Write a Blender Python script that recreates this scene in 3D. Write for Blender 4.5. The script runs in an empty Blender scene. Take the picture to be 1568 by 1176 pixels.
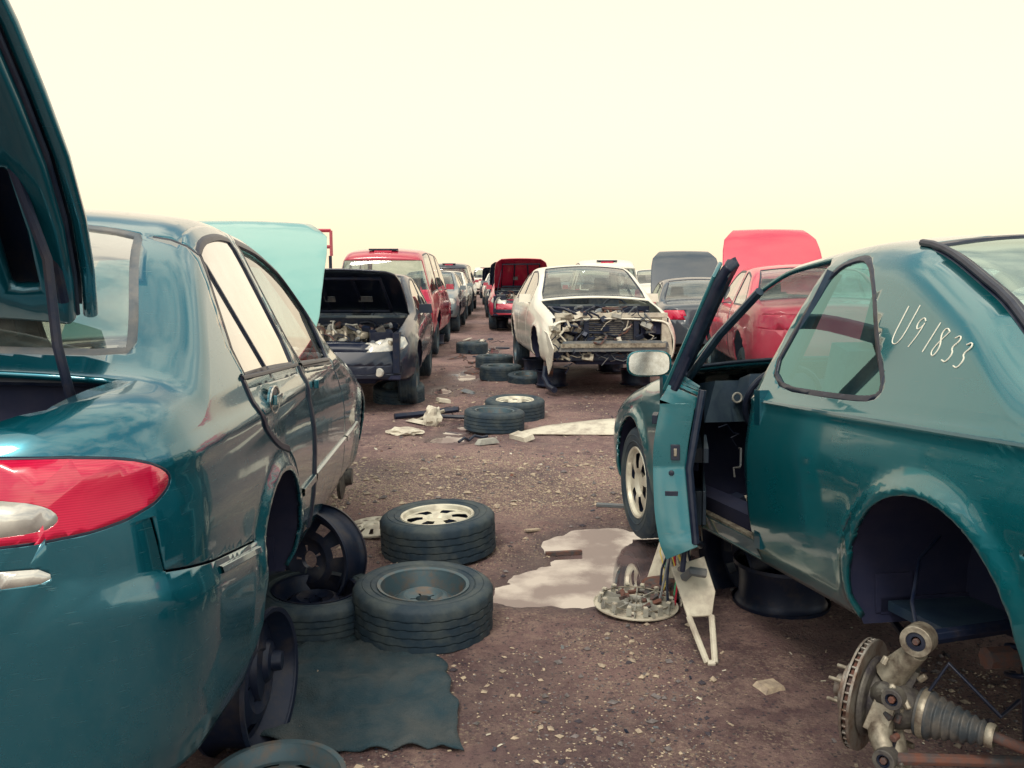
import bpy, bmesh, math, random
import numpy as np
from mathutils import Vector, Matrix, noise, Euler
random.seed(7); np.random.seed(7)
S=bpy.context.scene
R_=math.radians
# ------------------------------------------------------------------ materials
def newmat(name):
    m=bpy.data.materials.new(name); m.use_nodes=True
    nt=m.node_tree; b=nt.nodes['Principled BSDF']; return m,nt,b
def mat(name,col,rough=.5,metal=0,coat=0,col2=None,ns=6,lo=.4,hi=.65,bump=0,bs=60,bd=.004,rough2=None,coord='Object'):
    m,nt,b=newmat(name); N=nt.nodes; Lk=nt.links
    b.inputs['Base Color'].default_value=(*col,1); b.inputs['Roughness'].default_value=rough
    b.inputs['Metallic'].default_value=metal; b.inputs['Coat Weight'].default_value=coat
    b.inputs['Coat Roughness'].default_value=.04
    tc=N.new('ShaderNodeTexCoord')
    if col2:
        n=N.new('ShaderNodeTexNoise'); n.inputs['Scale'].default_value=ns; n.inputs['Detail'].default_value=8; n.inputs['Roughness'].default_value=.65
        Lk.new(tc.outputs[coord],n.inputs['Vector'])
        r=N.new('ShaderNodeMapRange'); r.inputs[1].default_value=lo; r.inputs[2].default_value=hi
        Lk.new(n.outputs['Fac'],r.inputs[0])
        mx=N.new('ShaderNodeMix'); mx.data_type='RGBA'; mx.inputs[6].default_value=(*col,1); mx.inputs[7].default_value=(*col2,1)
        Lk.new(r.outputs[0],mx.inputs[0]); Lk.new(mx.outputs[2],b.inputs['Base Color'])
        if rough2 is not None:
            rr=N.new('ShaderNodeMapRange'); rr.inputs[3].default_value=rough; rr.inputs[4].default_value=rough2
            Lk.new(r.outputs[0],rr.inputs[0]); Lk.new(rr.outputs[0],b.inputs['Roughness'])
    if bump:
        n2=N.new('ShaderNodeTexNoise'); n2.inputs['Scale'].default_value=bs; n2.inputs['Detail'].default_value=5
        Lk.new(tc.outputs[coord],n2.inputs['Vector'])
        bp=N.new('ShaderNodeBump'); bp.inputs['Strength'].default_value=bump; bp.inputs['Distance'].default_value=bd
        Lk.new(n2.outputs['Fac'],bp.inputs['Height']); Lk.new(bp.outputs[0],b.inputs['Normal'])
    return m
def paint(name,col,metal=.35,rough=.35,dust=(.22,.2,.17),amt=.35,lowd=.35,cior=1.5,wave=.18):
    m,nt,b=newmat(name); N=nt.nodes; Lk=nt.links
    tc=N.new('ShaderNodeTexCoord')
    n=N.new('ShaderNodeTexNoise'); n.inputs['Scale'].default_value=3.2; n.inputs['Detail'].default_value=10; n.inputs['Roughness'].default_value=.7
    Lk.new(tc.outputs['Object'],n.inputs['Vector'])
    sp=N.new('ShaderNodeSeparateXYZ'); Lk.new(tc.outputs['Object'],sp.inputs[0])
    low=N.new('ShaderNodeMapRange'); low.inputs[1].default_value=.50; low.inputs[2].default_value=.18; low.inputs[3].default_value=0; low.inputs[4].default_value=lowd
    Lk.new(sp.outputs[2],low.inputs[0])
    r=N.new('ShaderNodeMapRange'); r.inputs[1].default_value=.45; r.inputs[2].default_value=.8; r.inputs[4].default_value=amt
    Lk.new(n.outputs['Fac'],r.inputs[0])
    ad=N.new('ShaderNodeMath'); ad.operation='ADD'; Lk.new(r.outputs[0],ad.inputs[0]); Lk.new(low.outputs[0],ad.inputs[1])
    n3=N.new('ShaderNodeTexNoise'); n3.inputs['Scale'].default_value=38; n3.inputs['Detail'].default_value=6
    Lk.new(tc.outputs['Object'],n3.inputs['Vector'])
    mu=N.new('ShaderNodeMath'); mu.operation='MULTIPLY'; Lk.new(ad.outputs[0],mu.inputs[0]); Lk.new(n3.outputs['Fac'],mu.inputs[1])
    # fine scratches
    mpp=N.new('ShaderNodeMapping'); mpp.inputs['Scale'].default_value=(3,3,40); Lk.new(tc.outputs['Object'],mpp.inputs[0])
    n4=N.new('ShaderNodeTexNoise'); n4.inputs['Scale'].default_value=6; n4.inputs['Detail'].default_value=6; Lk.new(mpp.outputs[0],n4.inputs['Vector'])
    sc=N.new('ShaderNodeMapRange'); sc.inputs[1].default_value=.66; sc.inputs[2].default_value=.72; sc.inputs[4].default_value=.22; Lk.new(n4.outputs['Fac'],sc.inputs[0])
    mxs=N.new('ShaderNodeMath'); mxs.operation='MAXIMUM'; Lk.new(mu.outputs[0],mxs.inputs[0]); Lk.new(sc.outputs[0],mxs.inputs[1])
    mx=N.new('ShaderNodeMix'); mx.data_type='RGBA'; mx.inputs[6].default_value=(*col,1); mx.inputs[7].default_value=(*dust,1)
    Lk.new(mxs.outputs[0],mx.inputs[0]); Lk.new(mx.outputs[2],b.inputs['Base Color'])
    b.inputs['Metallic'].default_value=metal
    rr=N.new('ShaderNodeMapRange'); rr.inputs[2].default_value=.4; rr.inputs[3].default_value=rough; rr.inputs[4].default_value=min(1,rough+.3)
    Lk.new(mxs.outputs[0],rr.inputs[0]); Lk.new(rr.outputs[0],b.inputs['Roughness'])
    b.inputs['Coat Weight'].default_value=1; b.inputs['Coat IOR'].default_value=cior
    cr=N.new('ShaderNodeMapRange'); cr.inputs[2].default_value=.35; cr.inputs[3].default_value=.045; cr.inputs[4].default_value=.4
    Lk.new(mxs.outputs[0],cr.inputs[0]); Lk.new(cr.outputs[0],b.inputs['Coat Roughness'])
    n2=N.new('ShaderNodeTexNoise'); n2.inputs['Scale'].default_value=4; n2.inputs['Detail'].default_value=2
    Lk.new(tc.outputs['Object'],n2.inputs['Vector'])
    bp=N.new('ShaderNodeBump'); bp.inputs['Strength'].default_value=wave; bp.inputs['Distance'].default_value=.012
    Lk.new(n2.outputs['Fac'],bp.inputs['Height']); Lk.new(bp.outputs[0],b.inputs['Normal']); Lk.new(bp.outputs[0],b.inputs['Coat Normal'])
    return m
def glassmat(name,tint=(.72,.80,.78),boost=.06,dirt=.10,gcol=(.95,.95,.95)):
    m=bpy.data.materials.new(name); m.use_nodes=True; nt=m.node_tree; N=nt.nodes; Lk=nt.links
    N.remove(N['Principled BSDF']); out=N['Material Output']
    t=N.new('ShaderNodeBsdfTransparent'); t.inputs[0].default_value=(*tint,1)
    g=N.new('ShaderNodeBsdfGlossy'); g.inputs['Roughness'].default_value=.02; g.inputs[0].default_value=(*gcol,1)
    lw=N.new('ShaderNodeLayerWeight'); lw.inputs[0].default_value=.5
    pw=N.new('ShaderNodeMath'); pw.operation='POWER'; pw.inputs[1].default_value=3.2; Lk.new(lw.outputs['Facing'],pw.inputs[0])
    ad=N.new('ShaderNodeMath'); ad.operation='ADD'; ad.inputs[1].default_value=boost; ad.use_clamp=True; Lk.new(pw.outputs[0],ad.inputs[0])
    mx=N.new('ShaderNodeMixShader'); Lk.new(ad.outputs[0],mx.inputs[0]); Lk.new(t.outputs[0],mx.inputs[1]); Lk.new(g.outputs[0],mx.inputs[2])
    d=N.new('ShaderNodeBsdfDiffuse'); d.inputs[0].default_value=(.42,.42,.36,1)
    tc=N.new('ShaderNodeTexCoord'); n=N.new('ShaderNodeTexNoise'); n.inputs['Scale'].default_value=5; n.inputs['Detail'].default_value=10
    Lk.new(tc.outputs['Object'],n.inputs['Vector'])
    r=N.new('ShaderNodeMapRange'); r.inputs[1].default_value=.35; r.inputs[2].default_value=.75; r.inputs[4].default_value=dirt*2
    Lk.new(n.outputs['Fac'],r.inputs[0])
    m2=N.new('ShaderNodeMixShader'); Lk.new(r.outputs[0],m2.inputs[0]); Lk.new(mx.outputs[0],m2.inputs[1]); Lk.new(d.outputs[0],m2.inputs[2])
    Lk.new(m2.outputs[0],out.inputs[0]); return m

TEAL=paint('teal_paint',(.001,.120,.170),.60,.24,(.16,.2,.19),amt=.14,lowd=.08,cior=1.65,wave=.12)
TEAL2=paint('teal_paint_coupe',(.001,.140,.170),.50,.27,(.18,.2,.18),amt=.18,lowd=.14,cior=1.65,wave=.12)
TEALIN=mat('teal_inner',(.001,.080,.115),.28,.5,1,(.004,.10,.14),5)
MINT=paint('mint_sky_sheen_paint',(.16,.40,.37),.1,.35,(.3,.4,.35),amt=.2,cior=1.5,wave=.4)  # pale sky reflection on the raised teal hood, put into its base colour
DARKP=paint('dark_paint',(.003,.010,.030),.1,.4,(.1,.1,.1),amt=.2,lowd=.2,cior=1.35)
WHITEP=paint('white_paint',(.82,.78,.66),.0,.4,(.3,.25,.18),.5)
REDP=paint('red_paint',(.45,.008,.045),.1,.35,cior=1.6)
REDF=paint('faded_red_paint',(.60,.035,.08),.0,.45,(.4,.2,.2),amt=.2)
GREYP=paint('grey_paint',(.16,.20,.22),.3,.4)
DGREY=paint('dark_grey_paint',(.035,.05,.07),.1,.5,(.15,.15,.14))
GLASS=glassmat('window_glass')
GLASSR=glassmat('side_window_glass',(.35,.42,.42),.45,.08)
BLACK=mat('black_trim',(.005,.010,.030),.4,0,0,(.022,.028,.048),12)
DARK=mat('dark_cavity',(.006,.010,.040),.8,0,0,(.016,.017,.045),9)  # navy tint of shadows is put into this base colour, also in tire_rubber
RUB=mat('tire_rubber',(.012,.030,.050),.7,0,0,(.080,.094,.088),7,.42,.78,.35,90)
STEEL=mat('steel_wheel',(.07,.115,.14),.5,.4,0,(.16,.11,.08),14,.45,.7,.2,40)
BSTEEL=mat('black_steel',(.007,.014,.038),.45,.3,0,(.05,.04,.040),12,.5,.8)
ALU=mat('cast_aluminium',(.42,.38,.30),.5,.5,0,(.12,.09,.07),22,.40,.68,.5,60)
ALLOY=mat('alloy_rim',(.68,.64,.52),.4,.3,0,(.3,.25,.2),10,.5,.8)
RUST=mat('rusty_iron',(.16,.065,.045),.8,.2,0,(.07,.07,.075),16,.4,.6,.5,60)
CASTI=mat('dirty_cast_iron',(.14,.13,.11),.6,.3,0,(.04,.035,.045),20,.4,.65,.5,70)
BOOT=mat('cv_boot_rubber',(.035,.045,.055),.6,0,0,(.14,.12,.10),14,.4,.7,.3,80)
ROTOR=mat('brake_rotor_steel',(.30,.28,.25),.45,.6,0,(.16,.09,.06),22,.42,.68,.3,90)
WPL=mat('white_plastic',(.62,.57,.46),.5,0,0,(.33,.27,.22),9,.45,.7)
GPL=mat('grey_plastic',(.11,.13,.15),.6,0,0,(.2,.19,.18),12)
BEIGE=mat('seat_cloth',(.07,.08,.11),.9,0,0,(.13,.13,.14),20,bump=.3,bs=200)
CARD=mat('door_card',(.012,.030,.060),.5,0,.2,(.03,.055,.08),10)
LGREY=mat('light_grey_plastic',(.38,.37,.32),.6,0,0,(.22,.21,.2),14)
WIRE_R=mat('red_wire',(.5,.02,.05),.5); WIRE_Y=mat('yellow_wire',(.6,.45,.08),.5); WIRE_G=mat('green_wire',(.05,.3,.15),.5)
MARK=mat('paint_marker',(.85,.82,.70),.7,0,0,(.50,.55,.50),40,.55,.8)
CLOTH=mat('old_floor_mat',(.014,.042,.060),.95,0,0,(.080,.085,.085),5,.38,.75,.9,160,.008)
CHR=mat('chrome',(.7,.7,.68),.15,1,0,(.4,.38,.35),10)
LAMPC=mat('clear_lamp',(.72,.70,.62),.12,.2,1,(.45,.43,.40),8)
def lampmat():
    m,nt,b=newmat('red_tail_lamp'); N=nt.nodes;Lk=nt.links
    tc=N.new('ShaderNodeTexCoord'); w=N.new('ShaderNodeTexWave'); w.inputs['Scale'].default_value=60; w.bands_direction='Z'
    Lk.new(tc.outputs['Object'],w.inputs['Vector'])
    n=N.new('ShaderNodeTexNoise'); n.inputs['Scale'].default_value=9; Lk.new(tc.outputs['Object'],n.inputs['Vector'])
    mu=N.new('ShaderNodeMath'); mu.operation='MULTIPLY'; Lk.new(w.outputs['Fac'],mu.inputs[0]); Lk.new(n.outputs['Fac'],mu.inputs[1])
    mx=N.new('ShaderNodeMix'); mx.data_type='RGBA'; mx.inputs[6].default_value=(.55,.003,.045,1); mx.inputs[7].default_value=(.78,.02,.09,1)
    Lk.new(mu.outputs[0],mx.inputs[0]); Lk.new(mx.outputs[2],b.inputs['Base Color'])
    b.inputs['Roughness'].default_value=.25; b.inputs['Coat Weight'].default_value=1; b.inputs['Coat Roughness'].default_value=.03
    return m
LAMPR=lampmat()
# ------------------------------------------------------------------ geometry helpers
class G:
    def __init__(s): s.v=[];s.f=[];s.m=[];s.mats=[];s.K=None
    def mi(s,m):
        if m not in s.mats: s.mats.append(m)
        return s.mats.index(m)
    def add(s,vs,fs,m,M=None):
        o=len(s.v); k=s.mi(m)
        if s.K is not None: M=s.K@M if M is not None else s.K
        for p in vs:
            p=Vector(p); s.v.append(M@p if M is not None else p)
        for f in fs: s.f.append([i+o for i in f]); s.m.append(k)
    def box(s,c,d,m,rot=(0,0,0),top=1.0,M=None):
        x,y,z=d[0]/2,d[1]/2,d[2]/2; t=top
        vs=[(-x,-y,-z),(x,-y,-z),(x,y,-z),(-x,y,-z),(-x*t,-y*t,z),(x*t,-y*t,z),(x*t,y*t,z),(-x*t,y*t,z)]
        T=Matrix.Translation(c)@Euler(rot).to_matrix().to_4x4()
        if M is not None: T=M@T
        s.add(vs,[(0,3,2,1),(4,5,6,7),(0,1,5,4),(1,2,6,5),(2,3,7,6),(3,0,4,7)],m,T)
    def tube(s,path,r,m,n=8,M=None,cap=True):
        P=[Vector(p) for p in path]; vs=[];fs=[]
        rs=r if hasattr(r,'__len__') else [r]*len(P)
        up=None
        for i,p in enumerate(P):
            t=(P[min(i+1,len(P)-1)]-P[max(i-1,0)])
            if t.length<1e-9: t=Vector((0,0,1))
            t.normalize()
            if up is None: up=t.orthogonal().normalized()
            up=(up-t*up.dot(t)); 
            if up.length<1e-6: up=t.orthogonal()
            up.normalize(); bn=t.cross(up)
            for k in range(n):
                a=2*math.pi*k/n; vs.append(p+(up*math.cos(a)+bn*math.sin(a))*rs[i])
        for i in range(len(P)-1):
            for k in range(n):
                fs.append((i*n+k,i*n+(k+1)%n,(i+1)*n+(k+1)%n,(i+1)*n+k))
        if cap: fs.append(tuple(range(n))[::-1]); fs.append(tuple(range((len(P)-1)*n,len(P)*n)))
        s.add(vs,fs,m,M)
    def lathe(s,prof,m,M=None,n=32,hole=None,mod=None):
        vs=[];fs=[]
        for i,(r,z) in enumerate(prof):
            for k in range(n):
                a=2*math.pi*k/n; rr=r+(mod(i,k) if mod else 0)
                vs.append((rr*math.cos(a),rr*math.sin(a),z))
        for i in range(len(prof)-1):
            for k in range(n):
                if hole and hole(i,k): continue
                fs.append((i*n+k,i*n+(k+1)%n,(i+1)*n+(k+1)%n,(i+1)*n+k))
        s.add(vs,fs,m,M)
    def obj(s,name,parent=None,bevel=0,sharp=38,smooth=True):
        me=bpy.data.meshes.new(name); me.from_pydata([tuple(p) for p in s.v],[],s.f)
        for m in s.mats: me.materials.append(m)
        me.polygons.foreach_set('material_index',s.m)
        if smooth:
            me.polygons.foreach_set('use_smooth',[True]*len(me.polygons))
            me.update(); me.set_sharp_from_angle(angle=R_(sharp))
        me.update(); o=bpy.data.objects.new(name,me); S.collection.objects.link(o)
        if parent: o.parent=parent
        if bevel:
            b=o.modifiers.new('b','BEVEL'); b.width=bevel; b.segments=2; b.limit_method='ANGLE'; b.angle_limit=R_(40)
        return o
def empty(name,loc=(0,0,0),rot=(0,0,0)):
    e=bpy.data.objects.new(name,None); S.collection.objects.link(e); e.location=loc; e.rotation_euler=rot; e.empty_display_size=.2; return e
def pchip(pts):
    X=np.array([p[0] for p in pts],float); Y=np.array([p[1] for p in pts],float)
    h=np.diff(X); d=np.diff(Y)/h; m=np.zeros_like(Y)
    m[0]=d[0]; m[-1]=d[-1]
    for i in range(1,len(Y)-1):
        if d[i-1]*d[i]<=0: m[i]=0
        else:
            w1=2*h[i]+h[i-1]; w2=h[i]+2*h[i-1]; m[i]=(w1+w2)/(w1/d[i-1]+w2/d[i])
    def f(x):
        x=np.clip(np.asarray(x,float),X[0],X[-1]); i=np.clip(np.searchsorted(X,x)-1,0,len(h)-1)
        t=(x-X[i])/h[i]; hh=h[i]
        return (2*t**3-3*t**2+1)*Y[i]+(t**3-2*t**2+t)*hh*m[i]+(-2*t**3+3*t**2)*Y[i+1]+(t**3-t**2)*hh*m[i+1]
    return f
def inpoly(p,x,y):
    c=False; j=len(p)-1
    for i in range(len(p)):
        xi,yi=p[i]; xj,yj=p[j]
        if (yi>y)!=(yj>y) and x<(xj-xi)*(y-yi)/(yj-yi)+xi: c=not c
        j=i
    return c
def chaikin(p,n=1,k=.25,closed=True):
    for _ in range(n):
        q=[]; L=len(p)
        if not closed: q.append(p[0])
        for i in range(L if closed else L-1):
            a=p[i]; b=p[(i+1)%L]
            q.append((a[0]*(1-k)+b[0]*k,a[1]*(1-k)+b[1]*k)); q.append((a[0]*k+b[0]*(1-k),a[1]*k+b[1]*(1-k)))
        if not closed: q.append(p[-1])
        p=q
    return p
def offset(p,d):
    A=sum(p[i][0]*p[(i+1)%len(p)][1]-p[(i+1)%len(p)][0]*p[i][1] for i in range(len(p)))
    s=1 if A>0 else -1; q=[]; L=len(p)
    for i in range(L):
        a=p[i-1]; b=p[(i+1)%L]; tx,ty=b[0]-a[0],b[1]-a[1]; l=math.hypot(tx,ty) or 1
        q.append((p[i][0]+s*d*ty/l,p[i][1]-s*d*tx/l))
    return q
def ribbon(pl,w):
    a=[];b=[]
    for i,p in enumerate(pl):
        q0=pl[max(i-1,0)]; q1=pl[min(i+1,len(pl)-1)]
        tx,ty=q1[0]-q0[0],q1[1]-q0[1]; l=math.hypot(tx,ty) or 1
        a.append((p[0]-ty/l*w/2,p[1]+tx/l*w/2)); b.append((p[0]+ty/l*w/2,p[1]-tx/l*w/2))
    return a+b[::-1]
# ------------------------------------------------------------------ car body lofting
class Car:
    def __init__(s,L,W,ztop,belt,zb,axles,R=.35,az=.31,tumble=.42,crown=.05,fil=.07,res=.035,ra=(.4,3.),fa=(.5,2.6),prof=None,extra=None,nl=22,nu=14):
        s.L=L;s.W=W;s.zt=pchip(ztop);s.be=pchip(belt);s.zb=pchip(zb);s.ax=axles;s.R=R;s.az=az;s.tu=tumble;s.cr=crown;s.fil=fil;s.res=res
        s.ra=ra;s.fa=fa;s.prof=pchip(prof or [(0,.93),(.12,.97),(.35,.995),(.6,1.0),(.85,.975),(1,.94)]);s.extra=extra;s.nl=nl;s.nu=nu;s.rules=[]
    def plan(s,x):
        a,n=s.ra; t=np.clip(1-x/a,0,1); f=(np.maximum(1-t**n,1e-6))**(1/n)*(1-.07*np.clip(1-x/1.3,0,1)**2)
        a,n=s.fa; y=s.L-x; t=np.clip(1-y/a,0,1); f=f*(np.maximum(1-t**n,1e-6))**(1/n)*(1-.09*np.clip(1-y/1.5,0,1)**2)
        return f
    def Wf(s,x,z):
        x=np.asarray(x,float); z=np.asarray(z,float); zb=s.zb(x); be=s.be(x); t=(z-zb)/(be-zb); pl=s.plan(x)
        w=s.W*pl*s.prof(np.clip(t,0,1)); w=w-np.maximum(0,z-be)*s.tu*pl**.5
        for a in s.ax:
            d=np.hypot(x-a,z-s.az); w=w+.02*np.exp(-((d-s.R-.012)/.03)**2)*np.clip((z-s.az+.12)/.1,0,1)
        if s.extra: w=w+s.extra(x,z)
        return np.maximum(w,.02)
    def ze(s,x): return s.zt(x)-s.cr*np.clip(s.plan(np.asarray(x,float)),.3,1)
    def yc(s,x): return s.Wf(x,s.ze(x))
    def win(s,xbl,xbr,xtr,xtl,m=.05,mb=.02,rnd=1):
        bot=[(x,float(s.be(x))+mb) for x in np.linspace(xbl,xbr,5)]
        n=max(4,int(abs(xtr-xtl)/.06))
        top=[(x,max(float(s.ze(x))-m,float(s.be(x))+mb+.012)) for x in np.linspace(xtr,xtl,n)]
        return chaikin(bot+top,rnd,.2)
    def rule(s,cls,poly,mode='side',side=0,ymin=0,cut=True): s.rules.append((cls,poly,mode,side,ymin,cut))
    def build(s):
        L=s.L; a=.34
        xs=[.003+a*(i/9)**1.8 for i in range(9)]+list(np.linspace(a+.003,L-a-.003,max(8,int((L-2*a)/s.res))))+[L-.003-a*(i/9)**1.8 for i in range(8,-1,-1)]
        nl,nu,nf,nt=s.nl,s.nu,4,8; rows=[]
        for x in xs:
            zb=float(s.zb(x)); ze=float(s.ze(x)); ze=max(ze,zb+.08); r=min(s.fil,.35*(ze-zb)); zs=ze-r; zl=min(float(s.be(x)),zs-.012); zl=max(zl,zb+.4*(zs-zb))
            Z=list(np.linspace(zb,zl,nl))+list(np.linspace(zl,zs,nu+1)[1:]); Y=list(s.Wf(np.full(len(Z),x),np.array(Z)))
            yc=float(s.Wf(x,ze)); rr=min(1.3*r,.4*yc); cr=float(s.zt(x))-ze; cr=max(cr,.005)
            tz=lambda y:ze+cr*(1-(y/yc)**2)
            p0=(Y[-1],zs);p1=(yc,ze+.004);p2=(yc-rr,tz(yc-rr)); reg=[0]*(len(Z)-1)
            for k in range(1,nf+1):
                t=k/nf; Y.append((1-t)**2*p0[0]+2*t*(1-t)*p1[0]+t*t*p2[0]); Z.append((1-t)**2*p0[1]+2*t*(1-t)*p1[1]+t*t*p2[1]); reg.append(1)
            for k in range(1,nt+1):
                y=(yc-rr)*(1-k/nt); Y.append(y); Z.append(tz(y)); reg.append(2)
            rows.append([(x,y,z) for y,z in zip(Y,Z)]+[(x,-y,z) for y,z in list(zip(Y,Z))[-2::-1]])
        reg=reg+reg[::-1]
        bm=bmesh.new(); lay=bm.faces.layers.int.new('reg')
        V=[[bm.verts.new(p) for p in r] for r in rows]; n=len(rows[0])
        for i in range(len(rows)-1):
            for j in range(n-1):
                f=bm.faces.new((V[i][j],V[i][j+1],V[i+1][j+1],V[i+1][j])); f[lay]=reg[j]
        f=bm.faces.new(V[0][::-1]); f[lay]=2; f=bm.faces.new(V[-1]); f[lay]=2
        bm.normal_update()
        tot=0
        for f in bm.faces:
            if f[lay]==0: tot+=f.normal.y*(1 if f.verts[0].co.y>0 else -1)
        if tot<0: bmesh.ops.reverse_faces(bm,faces=bm.faces[:])
        mg=max(.07,s.res*1.6)
        for cls,poly,mode,side,ymin,cut in s.rules:
            if not cut: continue
            k=1 if mode=='top' else 2
            for i in range(len(poly)):
                p=poly[i];q=poly[(i+1)%len(poly)]
                if math.hypot(p[0]-q[0],p[1]-q[1])<1e-5: continue
                x0,x1=min(p[0],q[0])-mg,max(p[0],q[0])+mg; y0,y1=min(p[1],q[1])-mg,max(p[1],q[1])+mg
                fs=[]
                for f in bm.faces:
                    c=f.verts[0].co
                    if x0<c.x<x1 and y0<c[k]<y1:
                        rg=f[lay]
                        if (mode=='side' and rg==2) or (mode=='top' and rg==0): continue
                        if side and c.y*side<-.02: continue
                        fs.append(f)
                if not fs: continue
                es=set();vs=set()
                for f in fs: es.update(f.edges); vs.update(f.verts)
                dx,dy=q[0]-p[0],q[1]-p[1]
                if k==2: co=(p[0],0,p[1]); no=(-dy,0,dx)
                else: co=(p[0],p[1],0); no=(-dy,dx,0)
                bmesh.ops.bisect_plane(bm,geom=list(vs)+list(es)+fs,dist=2e-4,plane_co=co,plane_no=Vector(no).normalized())
        bm.normal_update(); bm.verts.index_update()
        s.groups={}
        bbs=[(min(a for a,b in r[1]),max(a for a,b in r[1]),min(b for a,b in r[1]),max(b for a,b in r[1])) for r in s.rules]
        for f in bm.faces:
            c=f.calc_center_median(); rg=f[lay]; cl='body'
            for (cls,poly,mode,side,ymin,cut),bb in zip(s.rules,bbs):
                if (mode=='side' and rg==2) or (mode=='top' and rg==0): continue
                if side and c.y*side<0: continue
                if abs(c.y)<ymin: continue
                v=c.y if mode=='top' else c.z
                if not (bb[0]<=c.x<=bb[1] and bb[2]<=v<=bb[3]): continue
                if inpoly(poly,c.x,v): cl=cls; break
            s.groups.setdefault(cl,[]).append([vv.index for vv in f.verts])
        s.vc=[v.co.copy() for v in bm.verts]; s.vn=[v.normal.copy() for v in bm.verts]; bm.free()
    def emit(s,cls,mat_,parent,name=None,solid=.014,sink=0,M=None,sharp=50):
        if cls not in s.groups: return None
        mp={};vs=[];fs=[]
        for f in s.groups[cls]:
            for i in f:
                if i not in mp:
                    mp[i]=len(vs); p=s.vc[i]-s.vn[i]*sink; vs.append(M@p if M is not None else p)
            fs.append([mp[i] for i in f])
        me=bpy.data.meshes.new(name or cls); me.from_pydata([tuple(v) for v in vs],[],fs); me.materials.append(mat_)
        me.polygons.foreach_set('use_smooth',[True]*len(fs)); me.update(); me.set_sharp_from_angle(angle=R_(sharp))
        o=bpy.data.objects.new(name or cls,me); S.collection.objects.link(o); o.parent=parent
        if solid:
            m=o.modifiers.new('s','SOLIDIFY'); m.thickness=solid; m.offset=-1; m.use_rim=True
        return o
    def strip(s,g,pts,w,h,m,side=1,step=.03):
        P=[]
        for i in range(len(pts)-1):
            a,b=pts[i],pts[i+1]; n=max(1,int(math.hypot(b[0]-a[0],b[1]-a[1])/step))
            for k in range(n): t=k/n; P.append((a[0]*(1-t)+b[0]*t,a[1]*(1-t)+b[1]*t))
        P.append(pts[-1]); vs=[];fs=[]
        for i,p in enumerate(P):
            q0=P[max(i-1,0)];q1=P[min(i+1,len(P)-1)]; tx,tz=q1[0]-q0[0],q1[1]-q0[1]; l=math.hypot(tx,tz) or 1
            nx,nz=-tz/l,tx/l
            for o,hh in ((-.5,-.004),(-.36,h),(.36,h),(.5,-.004)):
                x=p[0]+nx*w*o; z=p[1]+nz*w*o; vs.append((x,side*(float(s.Wf(x,z))+hh),z))
        for i in range(len(P)-1):
            for k in range(3):
                q=(i*4+k,i*4+k+1,i*4+5+k,i*4+4+k); fs.append(q if side<0 else q[::-1])
        g.add(vs,fs,m)
    def arch(s,ax,bottom=.02,R=None):
        R=R or s.R; p=[(ax+R*math.cos(a),s.az+R*math.sin(a)) for a in np.linspace(0,math.pi,25)]
        return [(ax+R,bottom)]+p+[(ax-R,bottom)]
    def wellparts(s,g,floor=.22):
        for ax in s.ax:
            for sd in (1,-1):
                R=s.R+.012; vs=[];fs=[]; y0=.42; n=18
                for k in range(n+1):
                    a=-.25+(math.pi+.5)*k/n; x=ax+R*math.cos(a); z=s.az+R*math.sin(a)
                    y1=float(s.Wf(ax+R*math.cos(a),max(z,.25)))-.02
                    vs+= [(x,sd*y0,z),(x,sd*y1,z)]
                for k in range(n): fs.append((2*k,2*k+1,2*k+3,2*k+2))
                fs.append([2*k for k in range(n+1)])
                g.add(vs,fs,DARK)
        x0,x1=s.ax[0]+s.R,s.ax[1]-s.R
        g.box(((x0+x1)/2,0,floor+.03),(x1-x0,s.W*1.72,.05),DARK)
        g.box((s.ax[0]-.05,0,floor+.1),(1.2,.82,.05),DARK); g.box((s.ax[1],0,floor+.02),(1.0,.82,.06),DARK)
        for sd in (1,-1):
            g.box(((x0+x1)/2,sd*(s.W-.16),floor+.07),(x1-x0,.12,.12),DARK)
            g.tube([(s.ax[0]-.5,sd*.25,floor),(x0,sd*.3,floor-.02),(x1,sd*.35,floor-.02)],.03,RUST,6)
        g.tube([(s.ax[0],-s.W+.2,s.az-.08),(s.ax[0],s.W-.2,s.az-.08)],.03,RUST,8)
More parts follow.
